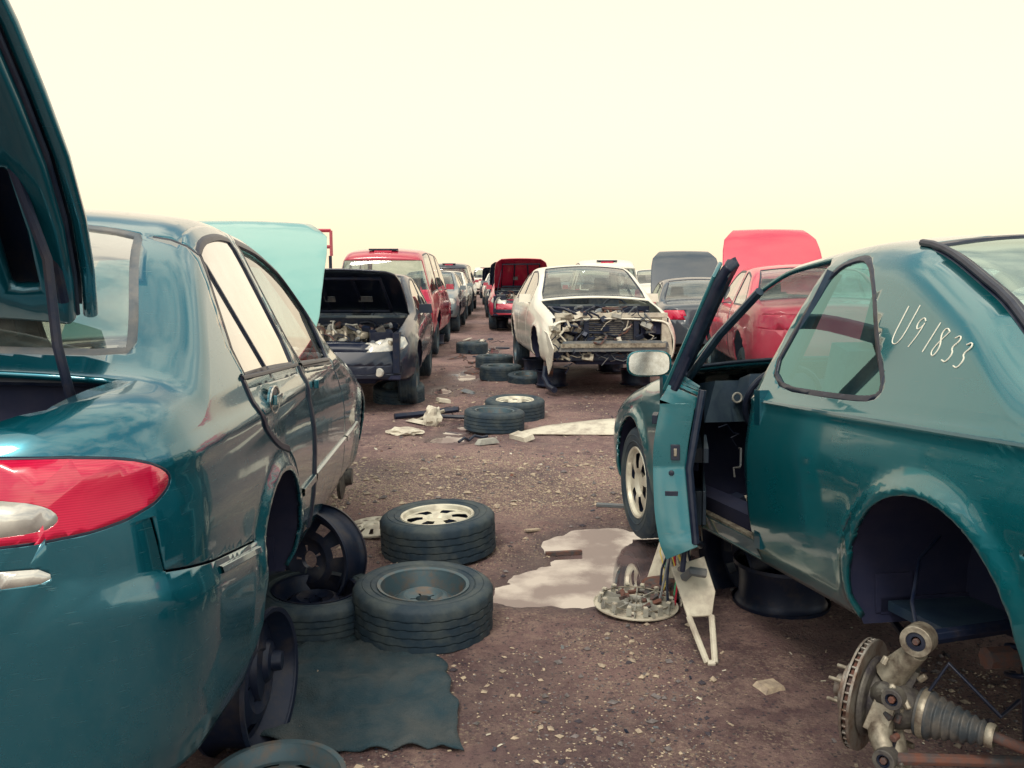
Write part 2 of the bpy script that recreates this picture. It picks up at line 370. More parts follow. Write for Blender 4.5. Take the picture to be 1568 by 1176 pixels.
def wheel(g,M,R=.31,w=.20,style='steel',tyre=True,rimmat=None,n=72):
    rb=R*.615
    if tyre:
        pr=[(rb,-w*.40),(rb+.012,-w*.47),(rb+.03,-w*.50),(R*.86,-w*.53),(R*.93,-w*.50),(R*.975,-w*.45)]; tread=[]
        for k in range(5):
            z0=-w*.43+k*w*.172; z1=z0+w*.14
            for q in ((R,z0),(R*1.0,z1),(R-.008,z1+.001),(R-.008,z0+w*.172-.001)): tread.append(len(pr)); pr.append(q)
        pr=pr[:-2]; tread=[t for t in tread if t<len(pr)]
        pr+=[(R*.975,w*.45),(R*.93,w*.50),(R*.86,w*.53),(rb+.03,w*.50),(rb+.012,w*.47),(rb,w*.40)]
        ts=set(tread)
        def mod(i,k):
            if i in ts and (k+(i//4))%3==0: return -.006
            return 0
        g.lathe(pr,RUB,M,n,None,mod)
        for rr in (R*.86,R*.74):
            for sg in (1,-1):
                zz=w*(.53 if rr>R*.8 else .515)*sg
                g.lathe([(rr-.004,zz-.002*sg),(rr,zz+.002*sg),(rr+.004,zz-.002*sg)],RUB,M,n)
    rm=rimmat or (ALLOY if style=='alloy' else STEEL)
    if style in('alloy','cap'):
        pr=[(rb+.012,w*.44),(rb+.006,w*.49),(rb-.006,w*.47),(rb-.014,w*.38),(rb*.86,w*.36),(rb*.6,w*.40),(rb*.42,w*.40),(rb*.36,w*.36),(rb*.30,w*.30),(rb*.12,w*.31),(.001,w*.32)]
        hole=lambda i,k:(3<i<6 and (k%12) in (3,4,5,6,7,8))
        g.lathe(pr,rm,M,72,hole)
        g.lathe([(rb*.87,w*.35),(rb*.85,w*.1),(rb*.4,w*.1)],BSTEEL,M,36)
    else:
        pr=[(rb+.014,w*.42),(rb+.012,w*.50),(rb-.002,w*.48),(rb-.010,w*.36),(rb*.90,w*.20),(rb*.84,w*.05),(rb*.76,w*.06),(rb*.60,w*.20),(rb*.46,w*.26),(rb*.40,w*.22),(rb*.30,w*.16),(rb*.18,w*.16),(rb*.17,w*.02)]
        hole=lambda i,k:(i==6 and (k%9) in (2,3,4,5)) or (i==10 and k%15 in(5,6))
        g.lathe(pr,rm,M,72,hole)
    g.lathe([(rb-.004,w*.46),(rb*.93,w*.1),(rb*.93,-w*.3),(rb-.006,-w*.40),(rb+.012,-w*.50),(rb+.014,-w*.42)],rm if style!='alloy' else BSTEEL,M,48)
def torus(g,c,R,r,m,M=None,n=28,rot=(0,0,0)):
    T=Matrix.Translation(c)@Euler(rot).to_matrix().to_4x4()
    if M is not None: T=M@T
    g.lathe([(R+r*math.cos(a),r*math.sin(a)) for a in np.linspace(0,2*math.pi,9)],m,T,n)
AXY=lambda x,y,z,sd=1:Matrix.Translation((x,y,z))@Matrix.Rotation(-sd*math.pi/2,4,'X')
def engine(g,x0,x1,hw,z0,z1,seed,front=True):
    r=random.Random(seed); xm=(x0+x1)/2
    g.box((xm,0,z0-.05),(x1-x0,2*hw,.04),DARK)
    g.box((x0+.02,0,(z0+z1)/2+.05),(.05,2*hw,z1-z0),BSTEEL)
    for sd in(1,-1):
        g.box((xm,sd*(hw-.04),(z0+z1)/2-.03),(x1-x0,.07,z1-z0-.05),BSTEEL)
        g.lathe([(.09,z0),(.085,z1-.06),(.06,z1-.04),(.001,z1-.035)],BSTEEL,Matrix.Translation((x0+.28,sd*(hw-.16),0)),20)
        g.lathe([(.03,z1-.04),(.03,z1-.01),(.001,z1-.01)],RUST,Matrix.Translation((x0+.28,sd*(hw-.16),0)),12)
    g.box((xm-.02,0,z1-.22),(.34,.62,.26),CASTI,top=.9); g.box((xm,.03,z1-.075),(.16,.52,.06),ALU,top=.85)
    for k in range(5): g.box((xm,-.18+k*.1,z1-.04),(.17,.02,.02),ALU)
    for k in range(4):
        y=-.2+k*.13
        g.tube([(xm+.02,y,z1-.1),(xm+.12,y,z1-.02),(xm+.22,y+.02,z1-.06),(xm+.27,y+.03,z1-.18)],.024,ALU,8)
    g.box((x1-.2,-hw+.2,z1-.13),(.18,.24,.18),BLACK); g.box((x1-.2,-hw+.2,z1-.03),(.16,.22,.02),GPL)
    g.box((x1-.2,hw-.22,z1-.12),(.22,.24,.16),BLACK,(0,.1,.2)); g.lathe([(.07,0),(.075,.03),(.06,.06),(.02,.07),(.001,.07)],ALU,Matrix.Translation((x1-.25,hw-.42,z1-.12)),18)
    for k in range(34):
        p=Vector((r.uniform(x0+.1,x1-.05),r.uniform(-hw+.1,hw-.1),r.uniform(z1-.2,z1-.0)));pts=[p]
        d=Vector((r.uniform(-1,1),r.uniform(-1,1),r.uniform(-.3,.5)))*.1
        for j in range(5):
            p=p+d; d=d+Vector((r.uniform(-1,1),r.uniform(-1,1),r.uniform(-.8,.4)))*.06; p.z=min(p.z,z1+.05); p.y=max(-hw+.05,min(hw-.05,p.y)); p.x=max(x0+.05,min(x1,p.x)); pts.append(p.copy())
        g.tube(pts,r.choice([.006,.009,.014,.02]),r.choice([BLACK,BLACK,BLACK,GPL,ALU,RUST,LGREY]),6)
    for k in range(80):
        c=(r.uniform(x0+.08,x1-.04),r.uniform(-hw+.08,hw-.08),r.uniform(z1-.24,z1-.0)); m=r.choice([BLACK,GPL,ALU,CASTI,RUST,BLACK,LGREY,BSTEEL])
        if r.random()<.6: g.box(c,(r.uniform(.03,.1),r.uniform(.03,.12),r.uniform(.02,.07)),m,(r.uniform(-.5,.5),r.uniform(-.5,.5),r.uniform(0,3)),r.uniform(.7,1))
        else: g.lathe([(.001,-.03),(.03,-.03),(.035,0),(.03,.03),(.02,.05),(.001,.05)],m,Matrix.Translation(c)@Euler((r.uniform(-1,1),r.uniform(-1,1),0)).to_matrix().to_4x4()@Matrix.Scale(r.uniform(.5,1.4),4),12)
def seat(g,x,y,z,m=None,w=.5):
    m=m or BEIGE
    g.box((x+.22,y,z+.1),(.48,w,.16),m,(0,-.12,0),.92); g.box((x-.04,y,z+.42),(.14,w*.96,.6),m,(0,-.28,0),.86); g.box((x-.17,y,z+.80),(.09,.24,.16),m,(0,-.25,0),.85)
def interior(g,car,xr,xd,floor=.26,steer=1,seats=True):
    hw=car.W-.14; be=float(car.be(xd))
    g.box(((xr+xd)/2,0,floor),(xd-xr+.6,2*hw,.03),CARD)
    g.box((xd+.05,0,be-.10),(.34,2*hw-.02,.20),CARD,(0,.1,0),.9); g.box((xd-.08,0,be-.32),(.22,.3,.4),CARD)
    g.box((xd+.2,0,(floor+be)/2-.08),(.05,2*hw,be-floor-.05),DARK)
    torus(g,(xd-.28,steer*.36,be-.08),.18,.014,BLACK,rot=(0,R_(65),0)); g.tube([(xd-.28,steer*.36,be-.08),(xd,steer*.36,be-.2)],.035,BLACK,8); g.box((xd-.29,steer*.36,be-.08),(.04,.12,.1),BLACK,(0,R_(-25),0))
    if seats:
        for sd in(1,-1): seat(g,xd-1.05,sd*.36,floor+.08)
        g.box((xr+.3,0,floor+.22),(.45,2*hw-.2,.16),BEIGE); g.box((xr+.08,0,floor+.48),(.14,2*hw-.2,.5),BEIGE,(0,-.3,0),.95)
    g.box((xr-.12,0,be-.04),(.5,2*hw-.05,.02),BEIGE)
# ------------------------------------------------------------------ generic yard car
def ycar(name,kind,pm,loc,heading,raise_=.1,res=.07,hood=None,hoodmat=None,front='ok',seed=1,glass=None,wheels=(1,1),frame=True):
    if kind=='van':
        L,W=4.7,.92
        c=Car(L,W,[(0,.55),(.03,.85),(.08,1.25),(.22,1.62),(.5,1.73),(1.2,1.78),(2.6,1.76),(3.1,1.62),(3.75,1.13),(4.1,1.02),(4.5,.88),(4.66,.66),(4.7,.5)],[(0,.9),(1,1.02),(3.4,.98),(4.2,.82),(4.7,.5)],[(0,.34),(.4,.26),(4.3,.26),(4.7,.34)],(.85,3.75),.36,.33,.26,.05,.1,res,(.3,3.4))
        wins=[(.35,1.35,1.25,.5),(1.45,2.35,2.35,1.45),(2.45,3.55,3.55,2.45)]; ws=(2.95,3.78); rw=(.03,.3); cow=3.8; seam=[1.4,2.4,3.35]
    else:
        L,W=4.45,.86
        c=Car(L,W,[(0,.55),(.03,.68),(.07,.88),(.14,.96),(.5,1.0),(.75,1.03),(1.35,1.34),(1.75,1.405),(2.15,1.41),(2.45,1.35),(2.75,1.2),(3.12,.985),(3.6,.91),(4.1,.80),(4.34,.66),(4.45,.45)],[(0,.82),(.6,.92),(2,.92),(2.7,.89),(3.2,.85),(4.0,.70),(4.45,.45)],[(0,.32),(.4,.25),(4.0,.25),(4.45,.3)],(.95,3.6),.34,.31,.42,.05,.07,res)
        wins=[(1.0,1.75,1.7,1.35),(1.84,2.72,2.72,1.82)]; ws=(2.28,3.08); rw=(.72,1.5); cow=3.15; seam=[1.8,2.72]
    for a in c.ax: c.rule('void',c.arch(a))
    for w in wins:
        p=c.win(*w,m=.055); c.rule('glass',p); c.rule('black',offset(p,.022))
    def topquad(x0,x1,m0,m1=None):
        xs=np.linspace(x0,x1,7); a=[(x,float(c.yc(x))-m0) for x in xs]; return a+[(x,-y) for x,y in a[::-1]]
    pw=topquad(ws[0]+.04,ws[1]-.03,.09); c.rule('ws',pw,'top'); c.rule('black',offset(pw,.02),'top')
    if kind=='van':
        q=[(-.1,1.05),(.3,1.05),(.3,1.55),(-.1,1.55)]; c.rule('rwin',q,'any',0,0)
    else:
        pr=topquad(rw[0]+.05,rw[1]-.06,.1); c.rule('rwin',pr,'top'); c.rule('black',offset(pr,.02),'top')
    hx1=L-(.14 if front=='ok' else .3)
    if hood is not None:
        xs=np.linspace(cow-.02,hx1,7); a=[(x,float(c.yc(x))-.07) for x in xs]; hp=a+[(x,-y) for x,y in a[::-1]]
        c.rule('hood',hp,'top')
    if front!='ok': c.rule('void',[(L-.26,-.1),(L+.1,-.1),(L+.1,1.5),(L-.26,1.5)],'any')
    else:
        c.rule('lamp',chaikin([(L-.36,.60),(L+.05,.56),(L+.05,.69),(L-.36,.75)],1),'any',0,W*.42)
        c.rule('black',[(L-.2,.58),(L+.1,.58),(L+.1,.66),(L-.2,.66)],'any')
        c.rule('black',[(L-.2,.34),(L+.1,.34),(L+.1,.43),(L-.2,.43)],'any')
    if kind=='van': c.rule('tail',[(-.1,.85),(.18,.85),(.18,1.4),(-.1,1.4)],'any',0,W*.72)
    else: c.rule('tail',[(-.1,.70),(.22,.72),(.22,.86),(-.1,.88)],'any',0,W*.5)
    for x in seam: c.rule('black',ribbon([(x,.27),(x+.02,.6),(x,float(c.be(x)))],.012))
    c.build(); e=empty(name,loc,(0,0,R_(heading))); e.location.z=raise_
    c.emit('body',pm,e,'body_shell'); c.emit('black',BLACK,e,'black_trim'); gm=glass or GLASS
    for k in('glass','ws','rwin'): c.emit(k,gm,e,k+'_pane',0,.006)
    c.emit('lamp',LAMPC,e,'headlamps'); c.emit('tail',LAMPR,e,'tail_lamps')
    if hood is not None and hood>0:
        hz=float(c.zt(cow)); M=Matrix.Translation((cow,0,hz))@Matrix.Rotation(-R_(hood),4,'Y')@Matrix.Translation((-cow,0,-hz))
        c.emit('hood',hoodmat or pm,e,'raised_hood',.02,0,M)
        if frame:
            g=G(); zh=lambda x:float(c.zt(x))-.065
            rim=[(cow+.1,.52),(cow+.1,-.52),(cow+.95,-.47),(cow+.95,.47),(cow+.1,.52)]
            g.tube([M@Vector((x,y,zh(x)-.02)) for x,y in rim],.022,BSTEEL,6)
            for y in(-.2,.2): g.tube([M@Vector((cow+.12,y,zh(cow+.1))),M@Vector((cow+.93,y*.8,zh(cow+.93)))],.02,BSTEEL,6)
            g.box(M@Vector((cow+.4,.25,zh(cow+.4)-.02)),(.1,.16,.01),GPL,(0,-R_(hood),0)); g.box(M@Vector((cow+.4,-.15,zh(cow+.4)-.02)),(.1,.12,.01),GPL,(0,-R_(hood),0))
            a=M@Vector((cow+.75,-.5,zh(cow+.75))); g.tube([a,(cow+.8,-.62,.8)],.008,BSTEEL,6)
            g.obj('hood_frame',e)
    if hood is not None:
        g=G(); engine(g,cow,L-(.12 if front=='ok' else .3),W-.16,.35,.82,seed); g.obj('engine_bay',e,.004)
    g=G(); c.wellparts(g); interior(g,c,(1.1 if kind!='van' else .9),ws[1]-.1); 
    for i,a in enumerate(c.ax):
        for sd in(1,-1):
            if wheels[i]: wheel(g,AXY(a,sd*(W-.13),.31-raise_*.8,sd),.31,.19,'steel',n=36)
            else: g.lathe([(.14,-.03),(.14,.02),(.06,.03),(.05,.07),(.001,.07)],RUST,AXY(a,sd*(W-.2),.15,sd),24)
    for sd in(1,-1):
        x=ws[1]-.42; z=float(c.be(x))+.07; g.box((x,sd*(float(c.Wf(x,z))+.09),z),(.09,.17,.11),pm,(0,0,0),.85)
    if raise_>.12:
        for a in (c.ax[0]+.55,c.ax[1]-.5):
            for sd in(1,-1): wheel(g,Matrix.Translation((a,sd*(W-.3),.1-raise_+.04)),.33,.2,'steel',False,BSTEEL,n=36)
    g.obj('chassis_and_interior',e,0)
    return e,c
def clone(src,name,loc,heading,z,pm):
    e=empty(name,(loc[0],loc[1],z),(0,0,R_(heading)))
    for ch in src.children:
        o=ch.copy(); S.collection.objects.link(o); o.parent=e
        if ch.name.split('.')[0] in('body_shell','raised_hood'):
            o.material_slots[0].link='OBJECT'; o.material_slots[0].material=pm
    return e
# ================================================================== LEFT SEDAN (rear towards us)
def left_sedan():
    L,W=4.4,.86
    def extra(x,z):
        line=.60-.13*x
        b=.024/(1+np.exp(np.clip((z-line)/.016,-40,40)))*np.clip((.85-x)/.1,0,1)
        sh=.010*np.exp(-((z-(.84+.02*x))/.03)**2)
        return b+sh
    c=Car(L,W,[(0,.56),(.03,.68),(.07,.87),(.13,.97),(.3,1.02),(.48,1.045),(.58,1.10),(.95,1.39),(1.2,1.495),(1.5,1.525),(1.9,1.51),(2.3,1.44),(2.65,1.255),(3.05,1.0),(3.5,.92),(4.0,.80),(4.3,.66),(4.4,.45)],
      [(0,.86),(.5,.95),(1.0,.965),(2,.93),(2.6,.90),(3.05,.86),(3.6,.80),(4.2,.66),(4.4,.5)],[(0,.16),(.3,.12),(.72,.12),(.95,.2),(1.5,.24),(4.0,.24),(4.4,.3)],(1.1,3.7),.345,.31,.42,.05,.09,.032,(.42,2.7),extra=extra,nl=46,nu=16)
    for a in c.ax: c.rule('void',c.arch(a))
    p=c.win(.90,1.72,1.58,1.06,m=.06,mb=.025); c.rule('div',ribbon([(1.0,1.44),(1.24,.95)],.014),'side'); c.rule('glass',p); c.rule('black',offset(p,.022)); c.rule('frame',offset(p,.05))
    p=c.win(1.84,2.64,2.64,1.67,m=.06,mb=.025); c.rule('glass2',p); c.rule('black',offset(p,.03)); c.rule('frame',offset(p,.05))
    xs=np.linspace(.57,1.04,7); a=[(x,float(c.yc(x))-.17) for x in xs]; pr=chaikin(a+[(x,-y) for x,y in a[::-1]],2); c.rule('rwin',pr,'top'); c.rule('seal',offset(pr,.025),'top')
    xs=np.linspace(2.4,3.02,7); a=[(x,float(c.yc(x))-.09) for x in xs]; pr=a+[(x,-y) for x,y in a[::-1]]; c.rule('ws',pr,'top'); c.rule('black',offset(pr,.02),'top')
    a=[(.13,.46),(.2,.55),(.46,.60)]; c.rule('void',a+[(x,-y) for x,y in a[::-1]],'top')
    xs=np.linspace(3.06,4.25,7); a=[(x,float(c.yc(x))-.11) for x in xs]; c.rule('hood',a+[(x,-y) for x,y in a[::-1]],'top')
    lp=chaikin([(-.1,.70),(.1,.715),(.20,.75),(.265,.79),(.26,.825),(.16,.875),(-.1,.905)],2)
    c.rule('lampw',chaikin([(-.1,.715),(.075,.728),(.10,.755),(.085,.79),(.04,.825),(-.1,.835)],2),'any',0,.3)
    c.rule('lamp',lp,'any',0,.3); c.rule('black',offset(lp,.006),'any',0,.3)
    c.rule('void',ribbon(chaikin([(.90,.985),(.94,.86),(1.10,.745),(1.27,.70),(1.42,.60),(1.49,.45),(1.49,.22)],2,closed=False),.012))
    c.rule('void',ribbon([(1.78,.95),(1.80,.6),(1.78,.22)],.012)); c.rule('void',ribbon([(2.66,.92),(2.74,.75),(2.76,.22)],.010))
    c.rule('void',ribbon([(.21,.73),(.22,.605)],.006)); c.rule('void',ribbon([(.22,.605),(.4,.575),(.76,.525)],.006),'side')
    c.rule('refl',chaikin([(-.1,.62),(.07,.625),(.085,.64),(.07,.665),(-.1,.665)],1),'any',0,.2)
    c.build()
    e=empty('junked_sedan',(-1.53,1.60,.245),(0,R_(1.8),R_(93.67)))
    c.emit('body',TEAL,e,'body_shell'); c.emit('frame',TEAL,e,'door_frames'); c.emit('black',BLACK,e,'window_seals'); c.emit('seal',GPL,e,'rear_window_seal'); c.emit('div',BLACK,e,'quarter_divider')
    c.emit('glass',GLASSR,e,'rear_door_glass',0,.006); c.emit('glass2',GLASS,e,'front_door_glass',0,.02); c.emit('rwin',glassmat('rear_window_glass',(.6,.66,.6),.3,.18),e,'rear_window',0,.006); c.emit('ws',GLASS,e,'windshield',0,.006)
    c.emit('lamp',LAMPR,e,'tail_lamp',sharp=179); c.emit('lampw',LAMPC,e,'reverse_lamp',sharp=179); c.emit('refl',LAMPC,e,'bumper_reflector')
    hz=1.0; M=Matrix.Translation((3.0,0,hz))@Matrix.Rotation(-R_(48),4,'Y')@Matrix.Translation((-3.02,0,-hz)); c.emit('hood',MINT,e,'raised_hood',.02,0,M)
    g=G(); c.wellparts(g); interior(g,c,1.2,2.9,steer=1)
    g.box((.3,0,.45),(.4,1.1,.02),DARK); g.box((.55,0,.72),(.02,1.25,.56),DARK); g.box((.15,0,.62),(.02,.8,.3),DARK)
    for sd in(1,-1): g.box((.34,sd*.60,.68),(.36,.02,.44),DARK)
    ring=[(.50,0),(.50,.56),(.46,.60),(.2,.57),(.14,.48),(.12,0)]; full=ring+[(x,-y) for x,y in ring[::-1]]
    g.tube([(x,y,float(c.zt(max(x,.14)))-.035-.03*(y/.8)**2) for x,y in full],.013,BLACK,8)
    for sd in(1,-1): g.tube([(.45,sd*.5,.85),(.40,sd*.52,.96),(.38,sd*.5,1.1),(.42,sd*.47,1.3),(.34,sd*.44,1.5)],.012,BSTEEL,8)
    for sd in(1,-1):
        g.lathe([(.001,-.10),(.12,-.10),(.135,-.08),(.135,.02),(.125,.035),(.07,.04),(.06,.055),(.035,.06),(.03,.09),(.001,.09)],BSTEEL,AXY(1.1,sd*.76,.03,sd),36)
        g.tube([(1.1,sd*.7,.03),(1.05,sd*.55,.6)],.035,BLACK,10); g.tube([(1.1,sd*.68,.0),(1.4,sd*.6,.2)],.02,RUST,8)
        g.lathe([(.14,-.02),(.14,.0),(.06,.02),(.05,.06),(.001,.06)],CASTI,AXY(3.7,sd*.72,.12,sd),24)
        g.tube([(3.7,sd*.7,.12),(3.68,sd*.6,.7)],.04,BLACK,10); g.tube([(3.7,sd*.66,.05),(3.5,sd*.4,.15)],.025,RUST,8)
    g.obj('chassis_and_interior',e,0)
    g=G(); engine(g,3.12,4.25,.66,.35,.84,5); g.obj('engine_bay',e,.004)
    g=G(); hx,hz_=1.13,.885
    for sd in(-1,1):
        y=float(c.Wf(hx,hz_)); M2=Matrix.Translation((hx,sd*(y+.001),hz_))@Matrix.Rotation(-sd*math.pi/2,4,'X')@Matrix.Diagonal((1.35,.85,1,1))
        g.lathe([(.055,-.004),(.052,.008),(.044,.005),(.03,-.0),(.001,-.001)],TEAL,M2,28); torus(g,(0,0,.005),.050,.005,CHR,M2,28)
        g.box((hx,sd*(y+.016),hz_+.003),(.095,.014,.03),TEAL)
        y2=float(c.Wf(2.0,.86)); g.box((2.0,sd*(y2+.014),.86),(.15,.02,.035),TEAL)
        c.strip(g,[(1.5,.50),(1.77,.50)],.035,.012,TEAL,sd); c.strip(g,[(1.80,.50),(2.74,.50)],.035,.012,TEAL,sd); c.strip(g,[(2.78,.50),(3.33,.50)],.035,.012,TEAL,sd)
        c.strip(g,[(.42,.545),(.755,.500)],.022,.008,TEAL,sd)
        c.strip(g,[(.88,.978),(1.74,.955)],.014,.010,BLACK,sd); c.strip(g,[(1.82,.95),(2.6,.92)],.016,.010,BLACK,sd)
        c.strip(g,chaikin([(.885,.985),(.925,.86),(1.08,.75),(1.25,.705)],2,closed=False),.028,.006,BLACK,sd)
        c.strip(g,[(1.775,.95),(1.795,.6),(1.775,.3)],.040,.008,BLACK,sd)
    g.obj('handles_and_mouldings',e,.003)
    # raised trunk lid
    P=[(.64,1.17),(.57,1.27),(.47,1.40),(.37,1.53),(.28,1.65),(.19,1.77),(.08,1.88),(-.06,1.97),(-.20,2.03)]
    HWs=[.475,.50,.525,.535,.53,.52,.51,.49,.46]
    def surf(off,m,g,yy,holes=None,dw=0):
        vs=[];fs=[];nn=len(yy)
        for i,(x,z) in enumerate(P):
            q0=P[max(i-1,0)];q1=P[min(i+1,len(P)-1)]; t=Vector((q1[0]-q0[0],0,q1[1]-q0[1])).normalized(); nrm=Vector((-t.z,0,t.x))
            wi=HWs[i]-dw
            for y in yy:
                cv=.05*(1-(abs(y))**2); vs.append(Vector((x+cv,y*wi,z+(.0 if i else .03*(1-y*y))))+nrm*off)
        for i in range(len(P)-1):
            for j in range(nn-1):
                if holes and holes(i,j): continue
                fs.append((i*nn+j,i*nn+j+1,(i+1)*nn+j+1,(i+1)*nn+j))
        g.add(vs,fs,m)
    g=G(); yy=list(np.linspace(-1,1,25)); surf(-.035,BSTEEL,g,yy); g.obj('trunk_lid_skin',e)
    g=G()
    def hol(i,j):
        k=min(j,23-j)
        return (1<=i<=2 and k in(2,3,8,9,10)) or (4<=i<=5 and k in (2,3,4,5,9,10,11)) or (i==3 and k in(3,9))
    surf(.02,TEALIN,g,yy,hol,.02); o=g.obj('trunk_lid_inner_frame',e); m=o.modifiers.new('s','SOLIDIFY'); m.thickness=.045; m.offset=-1; m.use_rim=True
    b=o.modifiers.new('b','BEVEL'); b.width=.018; b.segments=3; b.limit_method='ANGLE'; b.angle_limit=R_(50)
    g=G()
    for sd in(1,-1):
        ed=[Vector((x+.0,sd*HWs[i],z)) for i,(x,z) in enumerate(P)]; g.tube(ed,.018,TEAL,10); g.tube([p+Vector((-.03,-sd*.022,0)) for p in ed],.008,BLACK,8)
        for i in(2,3,5): 
            x,z=P[i]; g.lathe([(.001,.012),(.010,.010),(.012,0)],CHR,Matrix.Translation((x-.028,sd*.43,z-.01))@Matrix.Rotation(-R_(60),4,'Y'),12)
    g.tube([(.34,-.44,1.5),(.46,-.46,1.36),(.52,-.46,1.2)],.013,BSTEEL,8)
    g.box((-.09,0,1.92),(.05,.98,.05),LAMPR,(0,.6,0)); g.box((-.02,0,1.84),(.03,.84,.04),BLACK,(0,.6,0))
    g.obj('trunk_lid_hinges_and_lamp',e)
    return e,c
left_sedan()
def place_rim(name,M,tyre=True,R=.31,w=.2,style='steel',rm=None):
    g=G(); wheel(g,Matrix.Identity(4),R,w,style,tyre,rm); o=g.obj(name); o.matrix_world=M; return o
def TR(x,y,z,rx=0,ry=0,rz=0): return Matrix.Translation((x,y,z))@Euler((R_(rx),R_(ry),R_(rz))).to_matrix().to_4x4()
# ================================================================== RIGHT COUPE
def coupe():
    L,W=4.55,.83
    def extra(x,z): return .012*np.exp(-((z-(.835+.012*x))/.018)**2)
    c=Car(L,W,[(0,.60),(.03,.72),(.07,.90),(.14,.96),(.4,.99),(.60,1.015),(1.0,1.24),(1.45,1.42),(1.8,1.455),(2.25,1.44),(2.55,1.365),(2.85,1.185),(3.15,.985),(3.6,.92),(4.1,.82),(4.42,.68),(4.55,.48)],
      [(0,.83),(.6,.90),(1.5,.90),(2.2,.895),(3.0,.88),(3.6,.82),(4.3,.66),(4.55,.5)],[(0,.30),(.5,.235),(4.1,.235),(4.55,.32)],(.95,3.64),.36,.31,.44,.05,.10,.032,(.42,2.7),extra=extra,nl=40,nu=16)
    for a in c.ax: c.rule('void',c.arch(a))
    q=chaikin([(1.22,.93),(1.32,.91),(2.0,.925),(1.92,1.18),(1.83,1.34),(1.68,1.365),(1.56,1.30),(1.36,1.06)],2,.22); c.rule('glass',q); c.rule('black',offset(q,.018))
    top=[(x,float(c.ze(x))-.012) for x in np.linspace(3.02,1.95,16)]
    dp=[(2.02,.25),(3.08,.25),(3.10,.6),(3.08,.90)]+top+[(1.90,1.36),(1.99,1.16),(2.06,.92),(2.06,.6)]
    tw=[(x,max(float(c.ze(x))-.052,.925)) for x in np.linspace(2.93,2.0,16)]; dw=[(2.10,.92),(2.96,.915)]+tw+[(1.96,1.31),(2.04,1.13)]
    c.rule('void',dw); c.rule('door',dp,'side',1); c.rule('doorR',dp,'side',-1,cut=False)
    xs=np.linspace(.66,1.43,8); a=[(x,float(c.yc(x))-.12) for x in xs]; pr=chaikin(a+[(x,-y) for x,y in a[::-1]],1); c.rule('rwin',pr,'top'); c.rule('black',offset(pr,.05),'top')
    xs=np.linspace(2.35,3.10,7); a=[(x,float(c.yc(x))-.08) for x in xs]; pr=a+[(x,-y) for x,y in a[::-1]]; c.rule('ws',pr,'top'); c.rule('black',offset(pr,.02),'top')
    c.rule('void',ribbon([(.6,.33),(.6,.235)],.006)); c.rule('void',ribbon([(.0,.60),(.3,.60),(.6,.60)],.007),'any')
    c.rule('black',ribbon([(1.33,.50),(1.28,.56)],.004))
    c.rule('lamp',[(-.1,.72),(.25,.72),(.25,.86),(-.1,.86)],'any',0,.35)
    c.build()
    e=empty('junked_coupe',(2.03,1.38,.328),(0,R_(4.7),R_(98.55)))
    c.emit('body',TEAL2,e,'body_shell',.02); c.emit('black',BLACK,e,'window_seals'); c.emit('doorR',TEAL2,e,'far_door',.03)
    c.emit('glass',glassmat('quarter_glass',(.30,.72,.74),.14,.03,(.45,.85,.85)),e,'quarter_window',0,.006); c.emit('rwin',glassmat('coupe_rear_glass',(.6,.84,.80),.12,.08,(.75,.95,.9)),e,'rear_window',0,.006); c.emit('ws',GLASS,e,'windshield',0,.006); c.emit('lamp',LAMPR,e,'tail_lamp')
    hx,hy=3.07,float(c.Wf(3.07,.6))-.02
    D=Matrix.Translation((hx,hy,0))@Matrix.Rotation(R_(-20),4,'Z')@Matrix.Translation((-hx,-hy,0))
    fr=[];lo=[]
    for f in c.groups['door']:
        zc=sum(c.vc[i].z for i in f)/len(f); (lo if zc<.915 else fr).append(f)
    c.groups['dlo']=lo; c.groups['dfr']=fr
    o=c.emit('dlo',TEAL2,e,'open_door_panel',.13,0,D); b=o.modifiers.new('b','BEVEL'); b.width=.014;b.segments=3;b.limit_method='ANGLE';b.angle_limit=R_(60)
    c.emit('dfr',BLACK,e,'open_door_window_frame',.035,0,D)
    g=G()
    fp=[(2.07,.90),(2.02,1.13),(1.93,1.32)]+[(x,float(c.ze(x))-.03) for x in np.linspace(2.0,2.95,14)]+[(3.04,.90)]
    g.tube([D@Vector((x,float(c.Wf(x,z))-.03,z)) for x,z in fp],.018,BLACK,8)
    g.tube([D@Vector((x,float(c.Wf(x,z))+.006,z)) for x,z in fp[:-1]],.009,TEAL2,8)
    yv=lambda x,z:float(c.Wf(x,z))-.15
    g.add([D@Vector((x,yv(x,z),z)) for x,z in [(2.10,.28),(3.0,.30),(3.02,.86),(2.10,.89)]],[(0,1,2,3)],BLACK)
    g.tube([D@Vector((x,yv(x,z)+.012,z)) for x,z in [(2.045,.90),(2.045,.6),(2.02,.32),(2.2,.27)]],.016,BLACK,8)
    g.box((2.55,yv(2.5,.6)-.03,.62),(.55,.07,.06),CARD,M=D); g.box((2.6,yv(2.5,.4)-.02,.40),(.6,.05,.14),CARD,M=D)
    yl=float(c.Wf(2.05,.66))
    g.box((2.052,yl-.085,.66),(.012,.035,.06),BLACK,M=D); g.box((2.050,yl-.085,.66),(.016,.012,.03),ALU,M=D); g.box((2.052,yl-.07,.50),(.01,.05,.02),BLACK,M=D)
    for zz in(.58,.43,.34): g.lathe([(.001,.004),(.010,.003),(.011,0)],BLACK,D@Matrix.Translation((2.048,yl-.07,zz))@Matrix.Rotation(-math.pi/2,4,'Y'),12)
    g.box((2.2,float(c.Wf(2.2,.78))+.012,.78),(.16,.022,.035),BLACK,M=D)
    g.tube([D@Vector((2.05,yl-.12,.30)),D@Vector((2.06,yl-.11,.2)),D@Vector((2.12,yl-.10,.19))],.012,BLACK,6)
    g.obj('open_door_fittings',e,.004)
    g=G()
